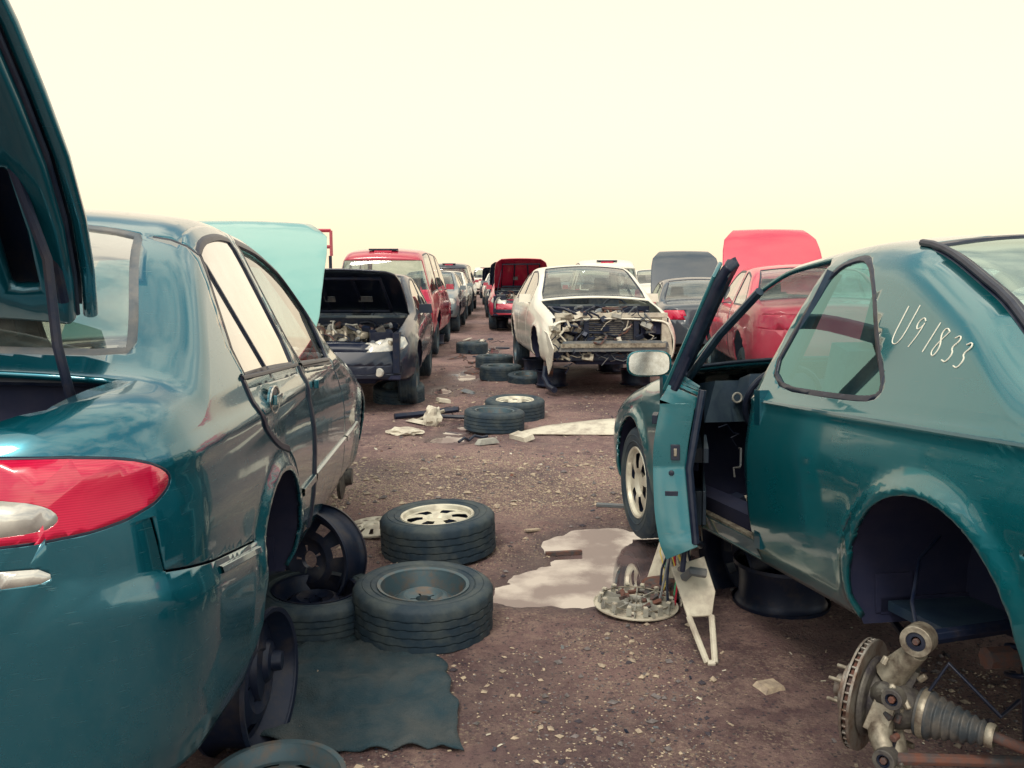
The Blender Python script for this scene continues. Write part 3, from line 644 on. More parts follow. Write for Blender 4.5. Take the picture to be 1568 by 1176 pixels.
    mp=D@Vector((2.84,float(c.Wf(2.84,.95))+.13,.985)); MM=Matrix.Translation(mp)@Matrix.Rotation(R_(-12),4,'Z')
    n=20; vs=[];fs=[]; secs=[(-.035,.92),(-.03,1.0),(.0,1.0),(.035,.9),(.06,.65),(.07,.2)]
    for x,sc in secs:
        for k in range(n):
            a=2*math.pi*k/n; cx=abs(math.cos(a))**.6*math.copysign(1,math.cos(a)); sz=abs(math.sin(a))**.6*math.copysign(1,math.sin(a))
            vs.append((x,cx*.105*sc,sz*.062*sc))
    for i in range(len(secs)-1):
        for k in range(n): fs.append((i*n+k,i*n+(k+1)%n,(i+1)*n+(k+1)%n,(i+1)*n+k))
    g.add(vs,fs,TEAL2,MM); g.add([(-.030,v[1]*.98,v[2]*.98) for v in vs[:n]],[tuple(range(n))],CHR,MM)
    g.box((.02,-.13,-.03),(.06,.1,.05),BLACK,M=MM); g.obj('door_mirror',e)
    g=G()
    c.strip(g,[(.25,.838),(.95,.847),(1.99,.860)],.010,.004,TEALIN,1)
    for sd in(1,-1):
        pts=[Vector((x,sd*(float(c.yc(x))-.085),float(c.ze(x))+.020)) for x in np.linspace(.60,1.46,14)]; g.tube(pts,.012,BLACK,8)
    U=[(0,1),(0,.6),(.0,.15),(.12,-.05),(.35,-.05),(.47,.15),(.5,.6),(.52,1)]; N9=[(.45,.85),(.25,1),(.05,.8),(.2,.55),(.45,.7),(.45,.85),(.42,.4),(.25,0)]
    N1=[(.25,1),(.15,0)]; N8=[(.45,.85),(.2,1),(.05,.8),(.4,.35),(.3,0),(.05,.15),(.12,.42),(.45,.85)]; N3=[(.05,.9),(.3,1),(.42,.8),(.15,.55),(.42,.35),(.3,0),(0,.1)]
    x=1.285; z=1.075
    for st,adv,sc in((U,.078,1.25),(N9,.085,1.0),(N1,.042,.95),(N8,.064,.95),(N3,.056,.85),(N3,.05,.8)):
        pts=[(x-p[0]*.085*sc-(.02*p[1]),z+p[1]*.085*sc) for p in chaikin(st,2,closed=False)]
        P3=[Vector((a,float(c.Wf(a,b))+.0010,b)) for a,b in pts]; g.tube(P3,.0020,MARK,5); x-=adv; z-=.014
    g.obj('mouldings_and_marker_writing',e)
    g=G(); c.wellparts(g,.24); interior(g,c,1.35,3.0,.27,1,True)
    for x,z0,z1 in((2.0,.3,.9),(3.1,.3,.92)): g.box((x-.02 if x<2.5 else x+.02,float(c.Wf(x,.6))-.07,(z0+z1)/2),(.05,.11,z1-z0),TEALIN)
    g.box((2.55,float(c.Wf(2.5,.3))-.10,.275),(1.1,.15,.05),TEALIN); g.box((2.55,float(c.Wf(2.5,.3))-.05,.305),(1.08,.03,.012),ALU)
    g.tube([(1.98,.70,.95),(1.9,.62,1.2),(1.86,.57,1.33)],.03,CARD,8); g.tube([(3.05,.70,.9),(2.8,.63,1.12),(2.5,.57,1.30)],.02,CARD,8)
    # dash clutter
    r=random.Random(4); be=.88
    g.box((2.80,.36,be-.02),(.16,.36,.12),CARD,(0,.2,0),.8); g.box((2.79,.02,be-.18),(.05,.22,.26),GPL,(0,.1,0)); g.box((2.765,.02,be-.12),(.02,.18,.05),BLACK); g.box((2.765,.02,be-.22),(.02,.18,.06),BLACK)
    for y in(.56,.16,-.1): torus(g,(2.77,y,be-.06),.022,.005,LGREY,rot=(0,R_(90),0),n=16)
    g.box((2.5,0,.40),(.9,.2,.16),CARD,top=.8); g.tube([(2.5,0,.45),(2.47,0,.60)],.02,BLACK,8)
    for k in range(22):
        p=Vector((2.8+r.uniform(-.05,.1),r.uniform(-.1,.66),r.uniform(.45,.8)));pts=[p]
        for j in range(5): p=p+Vector((r.uniform(-.05,.02),r.uniform(-.06,.06),r.uniform(-.1,.02))); pts.append(p.copy())
        g.tube(pts,r.choice([.003,.005,.008]),r.choice([BLACK,BLACK,BLACK,GPL,LGREY,BLACK]),5)
    for k in range(24): g.box((r.uniform(2.1,2.8),r.uniform(.1,.62),.30+r.uniform(0,.05)),(r.uniform(.03,.16),r.uniform(.03,.12),r.uniform(.01,.06)),r.choice([GPL,LGREY,CARD,BLACK,WPL]),(r.uniform(-.4,.4),r.uniform(-.4,.4),r.uniform(0,3)),.8)
    wheel(g,AXY(3.64,.70,.295,1)@Matrix.Rotation(.2,4,'Z'),.315,.2,'alloy'); wheel(g,AXY(3.64,-.70,.295,-1),.315,.2,'alloy')
    g.obj('chassis_and_interior',e,.004)
    g=G(); engine(g,3.2,4.35,.6,.3,.80,9); g.obj('engine_bay',e)
    # rear suspension: knuckle swung so the disc is seen edge-on from behind
    g=G(); C0=Vector((1.03,.93,.125)); dy=.03; g.K=Matrix.Translation(C0)@Matrix.Rotation(R_(-50),4,'Z')@Matrix.Rotation(R_(5),4,'X')@Matrix.Translation(-C0)
    A=AXY(*C0,1); ro=.150; X0,Y0,Z0=C0
    g.lathe([(.065,-.013),(ro,-.013),(ro,-.006)],ROTOR,A,64); g.lathe([(ro,.006),(ro,.013),(.09,.013),(.075,.013),(.075,.045),(.06,.05),(.03,.05),(.03,.075),(.001,.078)],ROTOR,A,64)
    g.lathe([(ro-.012,-.006),(ro-.012,.006)],RUST,A,48)
    for k in range(40):
        a=2*math.pi*k/40; g.box((math.cos(a)*(ro-.022),math.sin(a)*(ro-.022),0),(.042,.006,.0125),ROTOR,(0,0,a),M=A)
    for k in range(5):
        a=2*math.pi*k/5; g.tube([(.05*math.cos(a),.05*math.sin(a),.045),(.05*math.cos(a),.05*math.sin(a),.085)],.006,ALU,8,M=A)
    g.lathe([(.001,-.20),(.03,-.20),(.034,-.15),(.05,-.13),(.062,-.10),(.07,-.06),(.07,-.03),(.10,-.028),(.108,-.02),(.108,-.016)],CASTI,A,32)
    bel=[(.024,-.30)]
    for k in range(6): bel+= [(.034+.0045*k,-.29+k*.020),(.028+.0045*k,-.282+k*.020)]
    bel+=[(.062,-.17),(.062,-.14),(.045,-.135)]; g.lathe(bel,BOOT,A,28); g.lathe([(.063,-.165),(.065,-.16),(.065,-.152),(.063,-.148)],ALU,A,28)
    g.lathe([(.028,-.32),(.031,-.315),(.031,-.305),(.028,-.30)],ALU,A,20)
    g.tube([(X0,Y0-.30,Z0),(X0,Y0-.70,Z0-.02)],.015,RUST,10)
    def ring(cx,cy,cz,r1,r2,h,m=ALU,ax='Y'): 
        T=Matrix.Translation((cx,cy,cz))@Matrix.Rotation(R_(90),4,ax); g.lathe([(r2,-h),(r1,-h),(r1,h),(r2,h),(r2,-h)],m,T,24); g.lathe([(r2,-h*.8),(.012,-h*.85),(.012,h*.85),(r2,h*.8)],BLACK,T,20); g.tube([T@Vector((0,0,-h*1.1)),T@Vector((0,0,h*1.1))],.009,RUST,6)
    def Y(v): return v+dy
    g.tube([(X0,Y(.84),Z0+.07),(X0-.01,Y(.80),Z0+.13),(X0-.03,Y(.77),Z0+.17)],[.042,.032,.028],ALU,12); ring(X0-.03,Y(.77),Z0+.20,.040,.025,.028)
    g.tube([(X0,Y(.84),Z0-.07),(X0-.02,Y(.80),Z0-.13),(X0-.05,Y(.77),Z0-.16)],[.045,.034,.028],ALU,12); ring(X0-.06,Y(.765),Z0-.18,.040,.025,.028)
    g.tube([(X0-.04,Y(.84),Z0-.03),(X0-.10,Y(.82),Z0-.06),(X0-.12,Y(.80),Z0-.08)],[.038,.028,.024],ALU,10); ring(X0-.135,Y(.79),Z0-.09,.028,.017,.022,CASTI)
    g.tube([(X0-.04,Y(.84),Z0+.03),(X0-.09,Y(.82),Z0+.06),(X0-.10,Y(.80),Z0+.06)],[.036,.026,.02],CASTI,10); ring(X0-.12,Y(.79),Z0+.065,.026,.016,.02,CASTI)
    g.box((X0-.05,Y(.83),Z0),(.08,.06,.12),ALU,(.2,.1,.1),.8); g.box((X0+.02,Y(.81),Z0+.07),(.06,.06,.08),CASTI,(.4,0,.2),.8); g.box((X0+.06,Y(.84),Z0-.04),(.07,.05,.1),ALU,(.3,.3,.1),.7)
    for k in range(20):
        p=(X0+random.uniform(-.13,.07),Y(random.uniform(.76,.85)),Z0+random.uniform(-.16,.14)); g.lathe([(.001,.014),(.009,.012),(.010,-.010),(.001,-.010)],random.choice([ALU,RUST,CASTI]),Matrix.Translation(p)@Euler((random.uniform(0,3),random.uniform(0,3),0)).to_matrix().to_4x4(),6)
    Kk=g.K; lowp=Kk@Vector((X0-.06,Y(.765),Z0-.18)); upp=Kk@Vector((X0-.03,Y(.77),Z0+.20)); sid=Kk@Vector((X0-.135,Y(.79),Z0-.09)); g.K=None
    g.tube([lowp,(.90,.5,-.10),(.9,.2,-.03)],[.026,.034,.03],CASTI,10); g.tube([sid,(.80,.45,.0),(.85,.1,.02)],.016,RUST,8); g.tube([sid,(1.3,.6,.12),(1.5,.55,.15)],.014,BSTEEL,8)
    g.tube([upp,(.93,.45,.33),(.95,.2,.30)],.02,BSTEEL,8)
    g.tube([(.93,.5,-.06),(.95,.5,.35),(.97,.48,.62)],[.024,.028,.038],BLACK,12)
    coil=[(.95+.055*math.cos(t*5.5*2*math.pi),.5+.055*math.sin(t*5.5*2*math.pi),.16+t*.42) for t in np.linspace(0,1,90)]; g.tube(coil,.008,BSTEEL,6)
    g.tube([upp,(1.05,.78,.36),(1.2,.66,.44),(1.22,.58,.5)],.006,BLACK,6); g.tube([(.93,.84,.12),(.86,.80,.26),(.80,.7,.14),(.86,.6,.15)],.006,BLACK,6)
    g.obj('rear_hub_and_suspension',e,.002)
    g=G()
    for a,b in((2.6,.42),(1.7,-.45),(2.6,-.45),(.35,.3)):
        z=-.328+.1+a*math.tan(R_(4.7))+.005; wheel(g,TR(a,b,z,0,-4.7,0),.33,.2,'steel',False,BSTEEL)
    wheel(g,TR(2.75,.55,.04,80,0,12),.33,.18,'steel',False,BSTEEL)
    g.obj('rim_stands',e)
    g=G(); r=random.Random(3)
    for k in range(26):
        p=Vector((2.98+r.uniform(-.05,.05),.80+r.uniform(-.03,.03),.42)); pts=[p]
        for j in range(6):
            p=p+Vector((-.055+r.uniform(-.03,.03),.015+r.uniform(-.03,.03),-.085+r.uniform(-.02,.02))); pts.append(p.copy())
        g.tube(pts,r.choice([.003,.004,.006]),r.choice([WIRE_R,WIRE_Y,BLACK,BLACK,GPL,WIRE_G,WPL]),5)
    g.obj('hanging_wiring',e)
    return e,c
coupe()
def plate(g,pts,th,m,bend=None):
    n=len(pts); P=[Vector(p) for p in pts]; nr=(P[1]-P[0]).cross(P[2]-P[0]).normalized()*th
    g.add([p for p in P]+[p+nr for p in P],[tuple(range(n))[::-1],tuple(range(n,2*n))]+[(i,(i+1)%n,n+(i+1)%n,n+i) for i in range(n)],m)
g=G()
plate(g,[(.655,3.50,.30),(.80,3.55,.33),(.825,3.44,.22),(.80,3.38,.14),(.70,3.37,.14)],.012,WPL)
for a,b in(((.705,3.37,.14),(.75,3.225,.012)),((.798,3.38,.14),(.78,3.225,.012)),((.75,3.225,.012),(.78,3.225,.012))): g.tube([a,b],.014,WPL,6)
g.tube([(.70,3.46,.27),(.72,3.42,.31),(.78,3.42,.30)],.02,GPL,6)
g.obj('plastic_trim_bracket',None,.003)
g=G(); plate(g,[(.66,4.15,.02),(.84,4.05,.03),(.87,4.1,.36),(.76,4.2,.30)],.006,WPL); g.obj('loose_white_panel')
# ================================================================== mid-ground cars
e,c=ycar('junked_sedan','sedan',WHITEP,(.78,14.6,0),-84.5,.20,.05,0,None,'off',11,wheels=(1,0))
g=G(); L=4.45
g.box((L-.3,0,.80),(.05,1.35,.05),WPL); g.box((L-.3,0,.30),(.06,1.3,.07),BSTEEL); g.box((L-.22,0,.44),(.10,1.30,.12),GPL,top=.9); g.box((L-.16,0,.45),(.02,1.25,.05),ALU)
for y in(-.64,-.3,.3,.64): g.box((L-.3,y,.55),(.04,.06,.5),WPL if abs(y)>.5 else BSTEEL)
g.box((L-.34,0,.56),(.03,.58,.40),BSTEEL)
for k in range(16): g.box((L-.322,0,.38+k*.024),(.006,.54,.005),ALU)
for sd in(1,-1):
    g.box((L-.36,sd*.52,.66),(.06,.3,.18),DARK); g.box((L-.32,sd*.52,.76),(.03,.3,.02),WPL); g.box((L-.3,sd*.70,.5),(.04,.06,.36),WPL,(.1,0,.1))
    g.lathe([(.05,0),(.055,.03),(.03,.05),(.001,.05)],ALU,Matrix.Translation((L-.3,sd*.45,.66))@Matrix.Rotation(math.pi/2,4,'Y'),14)
r=random.Random(5)
for k in range(44):
    p=Vector((L-.3+r.uniform(0,.1),r.uniform(-.7,.7),r.uniform(.2,.88)));pts=[p]
    for j in range(4): p=p+Vector((r.uniform(-.03,.04),r.uniform(-.1,.1),r.uniform(-.1,.05))); pts.append(p.copy())
    g.tube(pts,r.choice([.005,.008,.014]),r.choice([BLACK,GPL,WPL,RUST,ALU,BLACK]),5)
for k in range(44): g.box((L-.3+r.uniform(0,.08),r.uniform(-.68,.68),r.uniform(.24,.85)),(r.uniform(.03,.07),r.uniform(.04,.14),r.uniform(.02,.08)),r.choice([BLACK,GPL,WPL,ALU,CASTI,BSTEEL,LGREY]),(r.uniform(-.5,.5),r.uniform(-.5,.5),r.uniform(-.5,.5)))
plate(g,[(L-.45,-.80,.62),(L-.2,-.78,.60),(L-.12,-.72,.42),(L-.2,-.73,.22),(L-.30,-.75,.10),(L-.36,-.78,.30),(L-.38,-.79,.48)],.012,WHITEP)
g.tube([(3.6,-.70,.15),(3.75,-.74,.02),(3.9,-.70,-.08),(4.05,-.66,-.1)],.04,BLACK,8)
g.obj('stripped_front_end',e,.004)
ed,cd=ycar('junked_sedan','sedan',DARKP,(-2.03,13.55,0),-88,.10,.05,37,DARKP,'ok',21)
g=G()
for sd in(1,-1):
    g.lathe([(.001,.03),(.04,.028),(.05,.015),(.055,0)],LAMPC,Matrix.Translation((4.37,sd*.48,.36))@Matrix.Rotation(math.pi/2,4,'Y'),18)
    g.lathe([(.001,.055),(.07,.05),(.12,.03),(.145,0)],LAMPC,Matrix.Translation((4.19,sd*.58,.635))@Euler((0,R_(62),sd*R_(28))).to_matrix().to_4x4()@Matrix.Diagonal((.62,1.2,1,1)),28)
g.obj('headlamps_and_foglamps',ed)
ev,_=ycar('junked_minivan','van',REDP,(-2.22,15.0,0),90,.16,.08,front='ok')
g=G(); g.box((.42,0,1.735),(.10,.5,.03),BLACK); g.box((.35,0,1.70),(.05,.3,.03),LAMPR); g.obj('roof_trim',ev)
es,_=ycar('junked_sedan','sedan',GREYP,(-2.15,25.8,0),-90,.15,.11,None,None,'ok',31)
eh,_=ycar('junked_sedan','sedan',REDP,(.30,26.6,0),-91,.15,.11,52,None,'ok',32)
er,_=ycar('junked_sedan','sedan',REDF,(3.35,9.0,0),85,.2,.08,66,REDF,'ok',33,frame=False)
for src,n_,p,h,z,m in ((es,'junked_sedan',(-2.25,31.8),-90,.15,WHITEP),(eh,'junked_sedan',(.02,33),-91,.15,DARKP),(ev,'junked_minivan',(-2.4,33.5),90,.1,DARKP),
    (es,'junked_sedan',(-.2,39),-91,.15,GREYP),(eh,'junked_sedan',(-2.8,45),-91,.15,REDP),(es,'junked_sedan',(-.5,45.5),-91,.1,WHITEP),(ev,'junked_minivan',(-3.3,47),90,.1,GREYP),(eh,'junked_sedan',(-1.0,56),-91,.1,DARKP),
    (ev,'junked_minivan',(2.3,21.3),88,.05,WHITEP),(es,'junked_sedan',(4.4,29),-92,.2,WHITEP),(er,'junked_sedan',(3.25,14.4),86,.02,DGREY),(es,'junked_sedan',(6.5,13.5),-90,.2,GREYP),(es,'junked_sedan',(6.6,20),-90,.2,REDP),
    (es,'junked_sedan',(-5.2,12.8),-90,.1,WHITEP),(ev,'junked_minivan',(-5.2,18),90,.1,GREYP),(es,'junked_sedan',(8.4,24),-90,.2,DARKP),(ev,'junked_minivan',(-1.9,60),90,.1,WHITEP),(es,'junked_sedan',(1.9,35),-90,.15,GREYP)):
    clone(src,n_,p,h,z,m)
# ================================================================== ground
dips=[(.16,4.02,.34,.14),(.55,4.5,.38,.40),(.78,4.25,.28,.26),(.40,4.2,.25,.2),(.52,4.95,.26,.22),(.30,4.75,.12,.10),(-.58,7.9,.22,.2),(-.5,8.4,.15,.2),(-.65,13,.25,.7),(-.45,17,.2,.9),(-.9,11.2,.15,.4)]
def hgt(x,y):
    h=.007+.012*noise.noise(Vector((x*1.3,y*1.1,0)))+.011*noise.noise(Vector((x*5,y*5,3)))+.006*noise.noise(Vector((x*15,y*15,7)))
    h=max(h,-.012)
    for cx,cy,rx,ry in dips:
        d=((x-cx)/rx)**2+((y-cy)/ry)**2
        if d<9: h-=.038*math.exp(-.75*d)
    return h
def axis(lo,hi,step,far,gr=1.25):
    a=list(np.arange(lo,hi+1e-6,step)); s=step; x=lo; pre=[]
    while x>-far: s*=gr; x-=s; pre.append(x)
    s=step; x=hi; post=[]
    while x<far: s*=gr; x+=s; post.append(x)
    return pre[::-1]+a+post
gx=axis(-2.2,2.4,.028,500); gy=axis(1.8,9.5,.03,600,1.10)
vs=[(x,y,hgt(x,y) if abs(x)<12 and -5<y<40 else 0) for y in gy for x in gx]; nx=len(gx)
fs=[(j*nx+i,j*nx+i+1,(j+1)*nx+i+1,(j+1)*nx+i) for j in range(len(gy)-1) for i in range(nx-1)]
me=bpy.data.meshes.new('ground'); me.from_pydata(vs,[],fs); me.polygons.foreach_set('use_smooth',[True]*len(fs)); me.update()
gr=bpy.data.objects.new('ground',me); S.collection.objects.link(gr)
m,nt,b=newmat('yard_dirt'); N=nt.nodes;Lk=nt.links
geo=N.new('ShaderNodeNewGeometry')
def nz(sc,det=8,ro=.65):
    n=N.new('ShaderNodeTexNoise'); n.inputs['Scale'].default_value=sc; n.inputs['Detail'].default_value=det; n.inputs['Roughness'].default_value=ro; Lk.new(geo.outputs['Position'],n.inputs['Vector']); return n.outputs['Fac']
def mr(i,a,b_,c=0,d=1):
    r=N.new('ShaderNodeMapRange'); r.inputs[1].default_value=a; r.inputs[2].default_value=b_; r.inputs[3].default_value=c; r.inputs[4].default_value=d; Lk.new(i,r.inputs[0]); return r.outputs[0]
def mix(f,a,b_):
    x=N.new('ShaderNodeMix'); x.data_type='RGBA'; Lk.new(f,x.inputs[0])
    for k,v in((6,a),(7,b_)):
        if isinstance(v,tuple): x.inputs[k].default_value=(*v,1)
        else: Lk.new(v,x.inputs[k])
    return x.outputs[2]
def mth(op,a,b_):
    x=N.new('ShaderNodeMath'); x.operation=op
    for k,v in((0,a),(1,b_)):
        if isinstance(v,(int,float)): x.inputs[k].default_value=v
        else: Lk.new(v,x.inputs[k])
    return x.outputs[0]
c1=mix(mr(nz(.9,10),.38,.58),(.105,.056,.064),(.275,.165,.158))
c2=mix(mr(nz(9,10,.8),.46,.62),c1,(.34,.225,.195))
sx=N.new('ShaderNodeSeparateXYZ'); Lk.new(geo.outputs['Position'],sx.inputs[0])
bd=mth('ADD',mth('SUBTRACT',sx.outputs[1],6.15),mr(nz(1.2,5),.3,.7,-.5,.5))
band=mth('MAXIMUM',mth('SUBTRACT',1.3,mth('ABSOLUTE',mth('DIVIDE',bd,.8),0)),0)
patch=mr(nz(1.7,8,.7),.46,.58,.10,1)
vo=N.new('ShaderNodeTexVoronoi'); vo.inputs['Scale'].default_value=55; Lk.new(geo.outputs['Position'],vo.inputs['Vector'])
vs2=N.new('ShaderNodeSeparateColor'); Lk.new(vo.outputs['Color'],vs2.inputs[0])
chip=mth('MULTIPLY',mr(vo.outputs['Distance'],.42,.30),mr(vs2.outputs[0],.58,.62))
chip2=mr(nz(80,5,.75),.54,.60)
sp=mth('MULTIPLY',mth('MAXIMUM',chip,chip2),mth('ADD',mth('MULTIPLY',patch,.55),band)); sp=mth('MINIMUM',sp,1)
c3=mix(sp,c2,(.58,.45,.32))
dk=mth('MULTIPLY',mr(nz(48,5,.7),.56,.64),.75); c4=mix(dk,c3,(.045,.034,.055))
dk2=mth('MULTIPLY',mth('MULTIPLY',mr(vo.outputs['Distance'],.40,.25),mr(vs2.outputs[1],.84,.88)),.8); c4=mix(dk2,c4,(.05,.045,.06))
damp=mth('MULTIPLY',mr(nz(.6,9,.6),.50,.58),.45); c4=mix(damp,c4,(.085,.048,.060))
wet=mr(sx.outputs[2],.003,-.018); c5=mix(mth('MULTIPLY',wet,.75),c4,(.060,.036,.045))
Lk.new(c5,b.inputs['Base Color']); Lk.new(mth('SUBTRACT',mr(wet,0,1,.9,.30),mth('MULTIPLY',damp,.45)),b.inputs['Roughness'])
bp=N.new('ShaderNodeBump'); bp.inputs['Strength'].default_value=1; bp.inputs['Distance'].default_value=.022
Lk.new(mth('ADD',mth('ADD',nz(25,10,.8),mth('MULTIPLY',nz(90,4,.7),.6)),mth('MULTIPLY',chip,.15)),bp.inputs['Height']); Lk.new(bp.outputs[0],b.inputs['Normal'])
me.materials.append(m)
# water
wm=bpy.data.materials.new('puddle_water'); wm.use_nodes=True; nt=wm.node_tree; N=nt.nodes; Lk=nt.links; N.remove(N['Principled BSDF'])
gl=N.new('ShaderNodeBsdfGlossy'); gl.inputs['Roughness'].default_value=.02; df=N.new('ShaderNodeBsdfDiffuse'); df.inputs[0].default_value=(.17,.115,.115,1)
g2=N.new('ShaderNodeNewGeometry'); n=N.new('ShaderNodeTexNoise'); n.inputs['Scale'].default_value=3.0; n.inputs['Detail'].default_value=9; Lk.new(g2.outputs['Position'],n.inputs['Vector'])
mrr=N.new('ShaderNodeMapRange'); mrr.inputs[1].default_value=.42; mrr.inputs[2].default_value=.58; mrr.inputs[3].default_value=.25; mrr.inputs[4].default_value=.72; Lk.new(n.outputs['Fac'],mrr.inputs[0])
mx=N.new('ShaderNodeMixShader'); Lk.new(mrr.outputs[0],mx.inputs[0]); Lk.new(df.outputs[0],mx.inputs[1]); Lk.new(gl.outputs[0],mx.inputs[2]); Lk.new(mx.outputs[0],N['Material Output'].inputs[0])
bq=N.new('ShaderNodeBump'); bq.inputs['Strength'].default_value=.08; bq.inputs['Distance'].default_value=.01; Lk.new(n.outputs['Fac'],bq.inputs['Height']); Lk.new(bq.outputs[0],gl.inputs['Normal'])
g=G()
for x0,x1,y0,y1 in((-.4,1.4,3.5,5.5),(-1.1,-.1,7.3,18.6)): g.add([(x0,y0,-.017),(x1,y0,-.017),(x1,y1,-.017),(x0,y1,-.017)],[(0,1,2,3)],wm)
g.obj('puddle_water')
# gravel / debris
ST=[mat('stone_beige',(.50,.40,.29),.9,col2=(.27,.21,.17),ns=30),mat('stone_grey',(.2,.17,.17),.9,col2=(.1,.09,.09),ns=30),mat('stone_dark',(.05,.042,.055),.9)]
vs=[];fs=[];mi=[]
r=random.Random(9); base=[(1,0,0),(-1,0,0),(0,1,0),(0,-1,0),(0,0,1),(0,0,-1)]; bf=[(0,2,4),(2,1,4),(1,3,4),(3,0,4),(2,0,5),(1,2,5),(3,1,5),(0,3,5)]
cnt=0
while cnt<30000:
    y=2.1+ (r.random()**1.5)*9.5; x=r.uniform(-2.0,2.2)*(1 if y<7 else 1.1)
    dn=noise.noise(Vector((x*1.4,y*1.2,5))); inb=5.4<y+.4*noise.noise(Vector((x*1.2,0,4)))<7.0
    if dn<-.15+r.random()*.35 and not(inb and r.random()<.8): continue
    h=hgt(x,y)
    if h<-.013: continue
    s_=r.uniform(.0018,.0055)*(1+ (r.random()<.05)*2.0)*(1.5 if inb else 1); o=len(vs); a=r.uniform(0,6.28); ca,sa=math.cos(a),math.sin(a); sx_,sy_,sz_=s_*r.uniform(.8,1.8),s_,s_*r.uniform(.4,.8)
    for p in base:
        px=p[0]*sx_*r.uniform(.7,1.2);py=p[1]*sy_*r.uniform(.7,1.2)+r.uniform(-.3,.3)*s_; vs.append((x+px*ca-py*sa,y+px*sa+py*ca,h+sz_*.4+p[2]*sz_))
    k=r.choice([0,0,1,1,2]) if not inb else r.choice([0,0,0,0,1])
    for f in bf: fs.append([i+o for i in f]); mi.append(k)
    cnt+=1
me=bpy.data.meshes.new('gravel'); me.from_pydata(vs,[],fs); [me.materials.append(q) for q in ST]; me.polygons.foreach_set('material_index',mi); me.update(); S.collection.objects.link(bpy.data.objects.new('gravel',me))
g=G()
for k in range(460):
    y=2.3+r.random()**1.2*12; x=r.uniform(-1.1,1.6) if y<6 else r.uniform(-1.3,.6)
    h=hgt(x,y)+.004
    if h<-.008: continue
    l=r.uniform(.006,.022)*(1 if y<5.5 else 1.8)*(2 if r.random()<.06 else 1); w=l*r.uniform(.2,.7)
    g.box((x,y,h),(l,w,.003),r.choice([WPL,ST[0],ST[0],GPL,BLACK,ST[0],ST[1],RUST]),(r.uniform(-.4,.4),r.uniform(-.4,.4),r.uniform(0,3)),r.uniform(.5,1))
for k in range(34):
    y=r.uniform(7.5,20); x=r.uniform(-1.0,.1) if y<10 else r.uniform(-1.15,-.15); z=hgt(x,y)
    t=r.random()
    if t<.4:
        p=Vector((x,y,z+.03)); pts=[p]; a=r.uniform(0,6.28)
        for j in range(5): a+=r.uniform(-.7,.7); p=p+Vector((math.cos(a),math.sin(a),0))*.07; p.z=z+r.uniform(.015,.06); pts.append(p.copy())
        g.tube(pts,r.choice([.008,.014,.02]),r.choice([BLACK,BLACK,GPL,RUST]),6)
    else: g.box((x,y,z+.03),(r.uniform(.08,.3),r.uniform(.05,.14),r.uniform(.01,.05)),r.choice([BLACK,GPL,WPL,RUST,BLACK,LGREY]),(r.uniform(-.3,.3),r.uniform(-.3,.3),r.uniform(0,3)),r.uniform(.6,.95))
g.obj('scattered_debris')
# ================================================================== loose parts
place_rim('tire',TR(-.375,3.58,.105,1.5,1,10),True,.295,.195,'steel')
place_rim('tire',TR(-.40,4.64,.105,-1,-2,40),True,.31,.21,'alloy')
place_rim('tire',TR(-.85,3.66,.075,2,0,70),True,.28,.16,'steel',BSTEEL)
place_rim('tire',TR(-.17,8.35,.10,0,2,0),True,.29,.19,'steel'); place_rim('tire',TR(.03,9.05,.10,2,0,0),True,.31,.2,'alloy')
place_rim('tire',TR(-.16,12.4,.10),True,.3,.2); place_rim('tire',TR(-.28,13.9,.10),True,.3,.2); place_rim('tire',TR(.20,12.0,.06,5),True,.26,.13); place_rim('tire',TR(-.75,16.5,.1),True,.3,.2); place_rim('tire',TR(-1.32,10.2,.1,10),True,.3,.2)
place_rim('steel_wheel_rim',TR(-.90,3.85,.22,84,0,-22),False,.36,.17,'steel',BSTEEL)
place_rim('steel_wheel_rim',TR(-.84,2.66,.215,88,0,84),False,.35,.17,'steel',BSTEEL)
place_rim('steel_wheel_rim',TR(-.66,2.30,.05,3,0,0),False,.30,.1,'steel',STEEL)
def hubcap(name,M,R=.19,inv=False):
    g=G(); pr=[(R,0),(R-.004,.010),(R-.018,.014),(R-.04,.008),(R*.45,.022),(R*.38,.012),(R*.3,.02),(.001,.024)]
    g.lathe(pr,WPL,None,60,(lambda i,k:i==3 and k%6 in(2,3)) )
    if inv:
        for k in range(14):
            a=2*math.pi*k/14; g.box((math.cos(a)*(R-.03),math.sin(a)*(R-.03),-.018),(.006,.022,.035),LGREY,(0,0,a)); g.box((math.cos(a)*(R-.035),math.sin(a)*(R-.035),-.038),(.018,.016,.006),WPL,(0,0,a))
        torus(g,(0,0,-.022),R-.032,.003,ALU); torus(g,(0,0,-.006),R*.3,.012,LGREY)
        for k in range(12):
            a=2*math.pi*k/12; g.box((math.cos(a)*R*.55,math.sin(a)*R*.55,-.006),(R*.7,.005,.026),LGREY,(0,0,a))
        for k in range(12): g.box((random.uniform(-.1,.1),random.uniform(-.1,.1),-.02),(.04,.02,.015),RUST,(random.random(),random.random(),random.random()*3),.7)
    o=g.obj(name); m=o.modifiers.new('s','SOLIDIFY'); m.thickness=.002; o.matrix_world=M
hubcap('hubcap',TR(-.80,4.98,.03,4,-3,0),.17)
hubcap('hubcap',TR(.555,3.80,.028,180,2,20),.19,True)
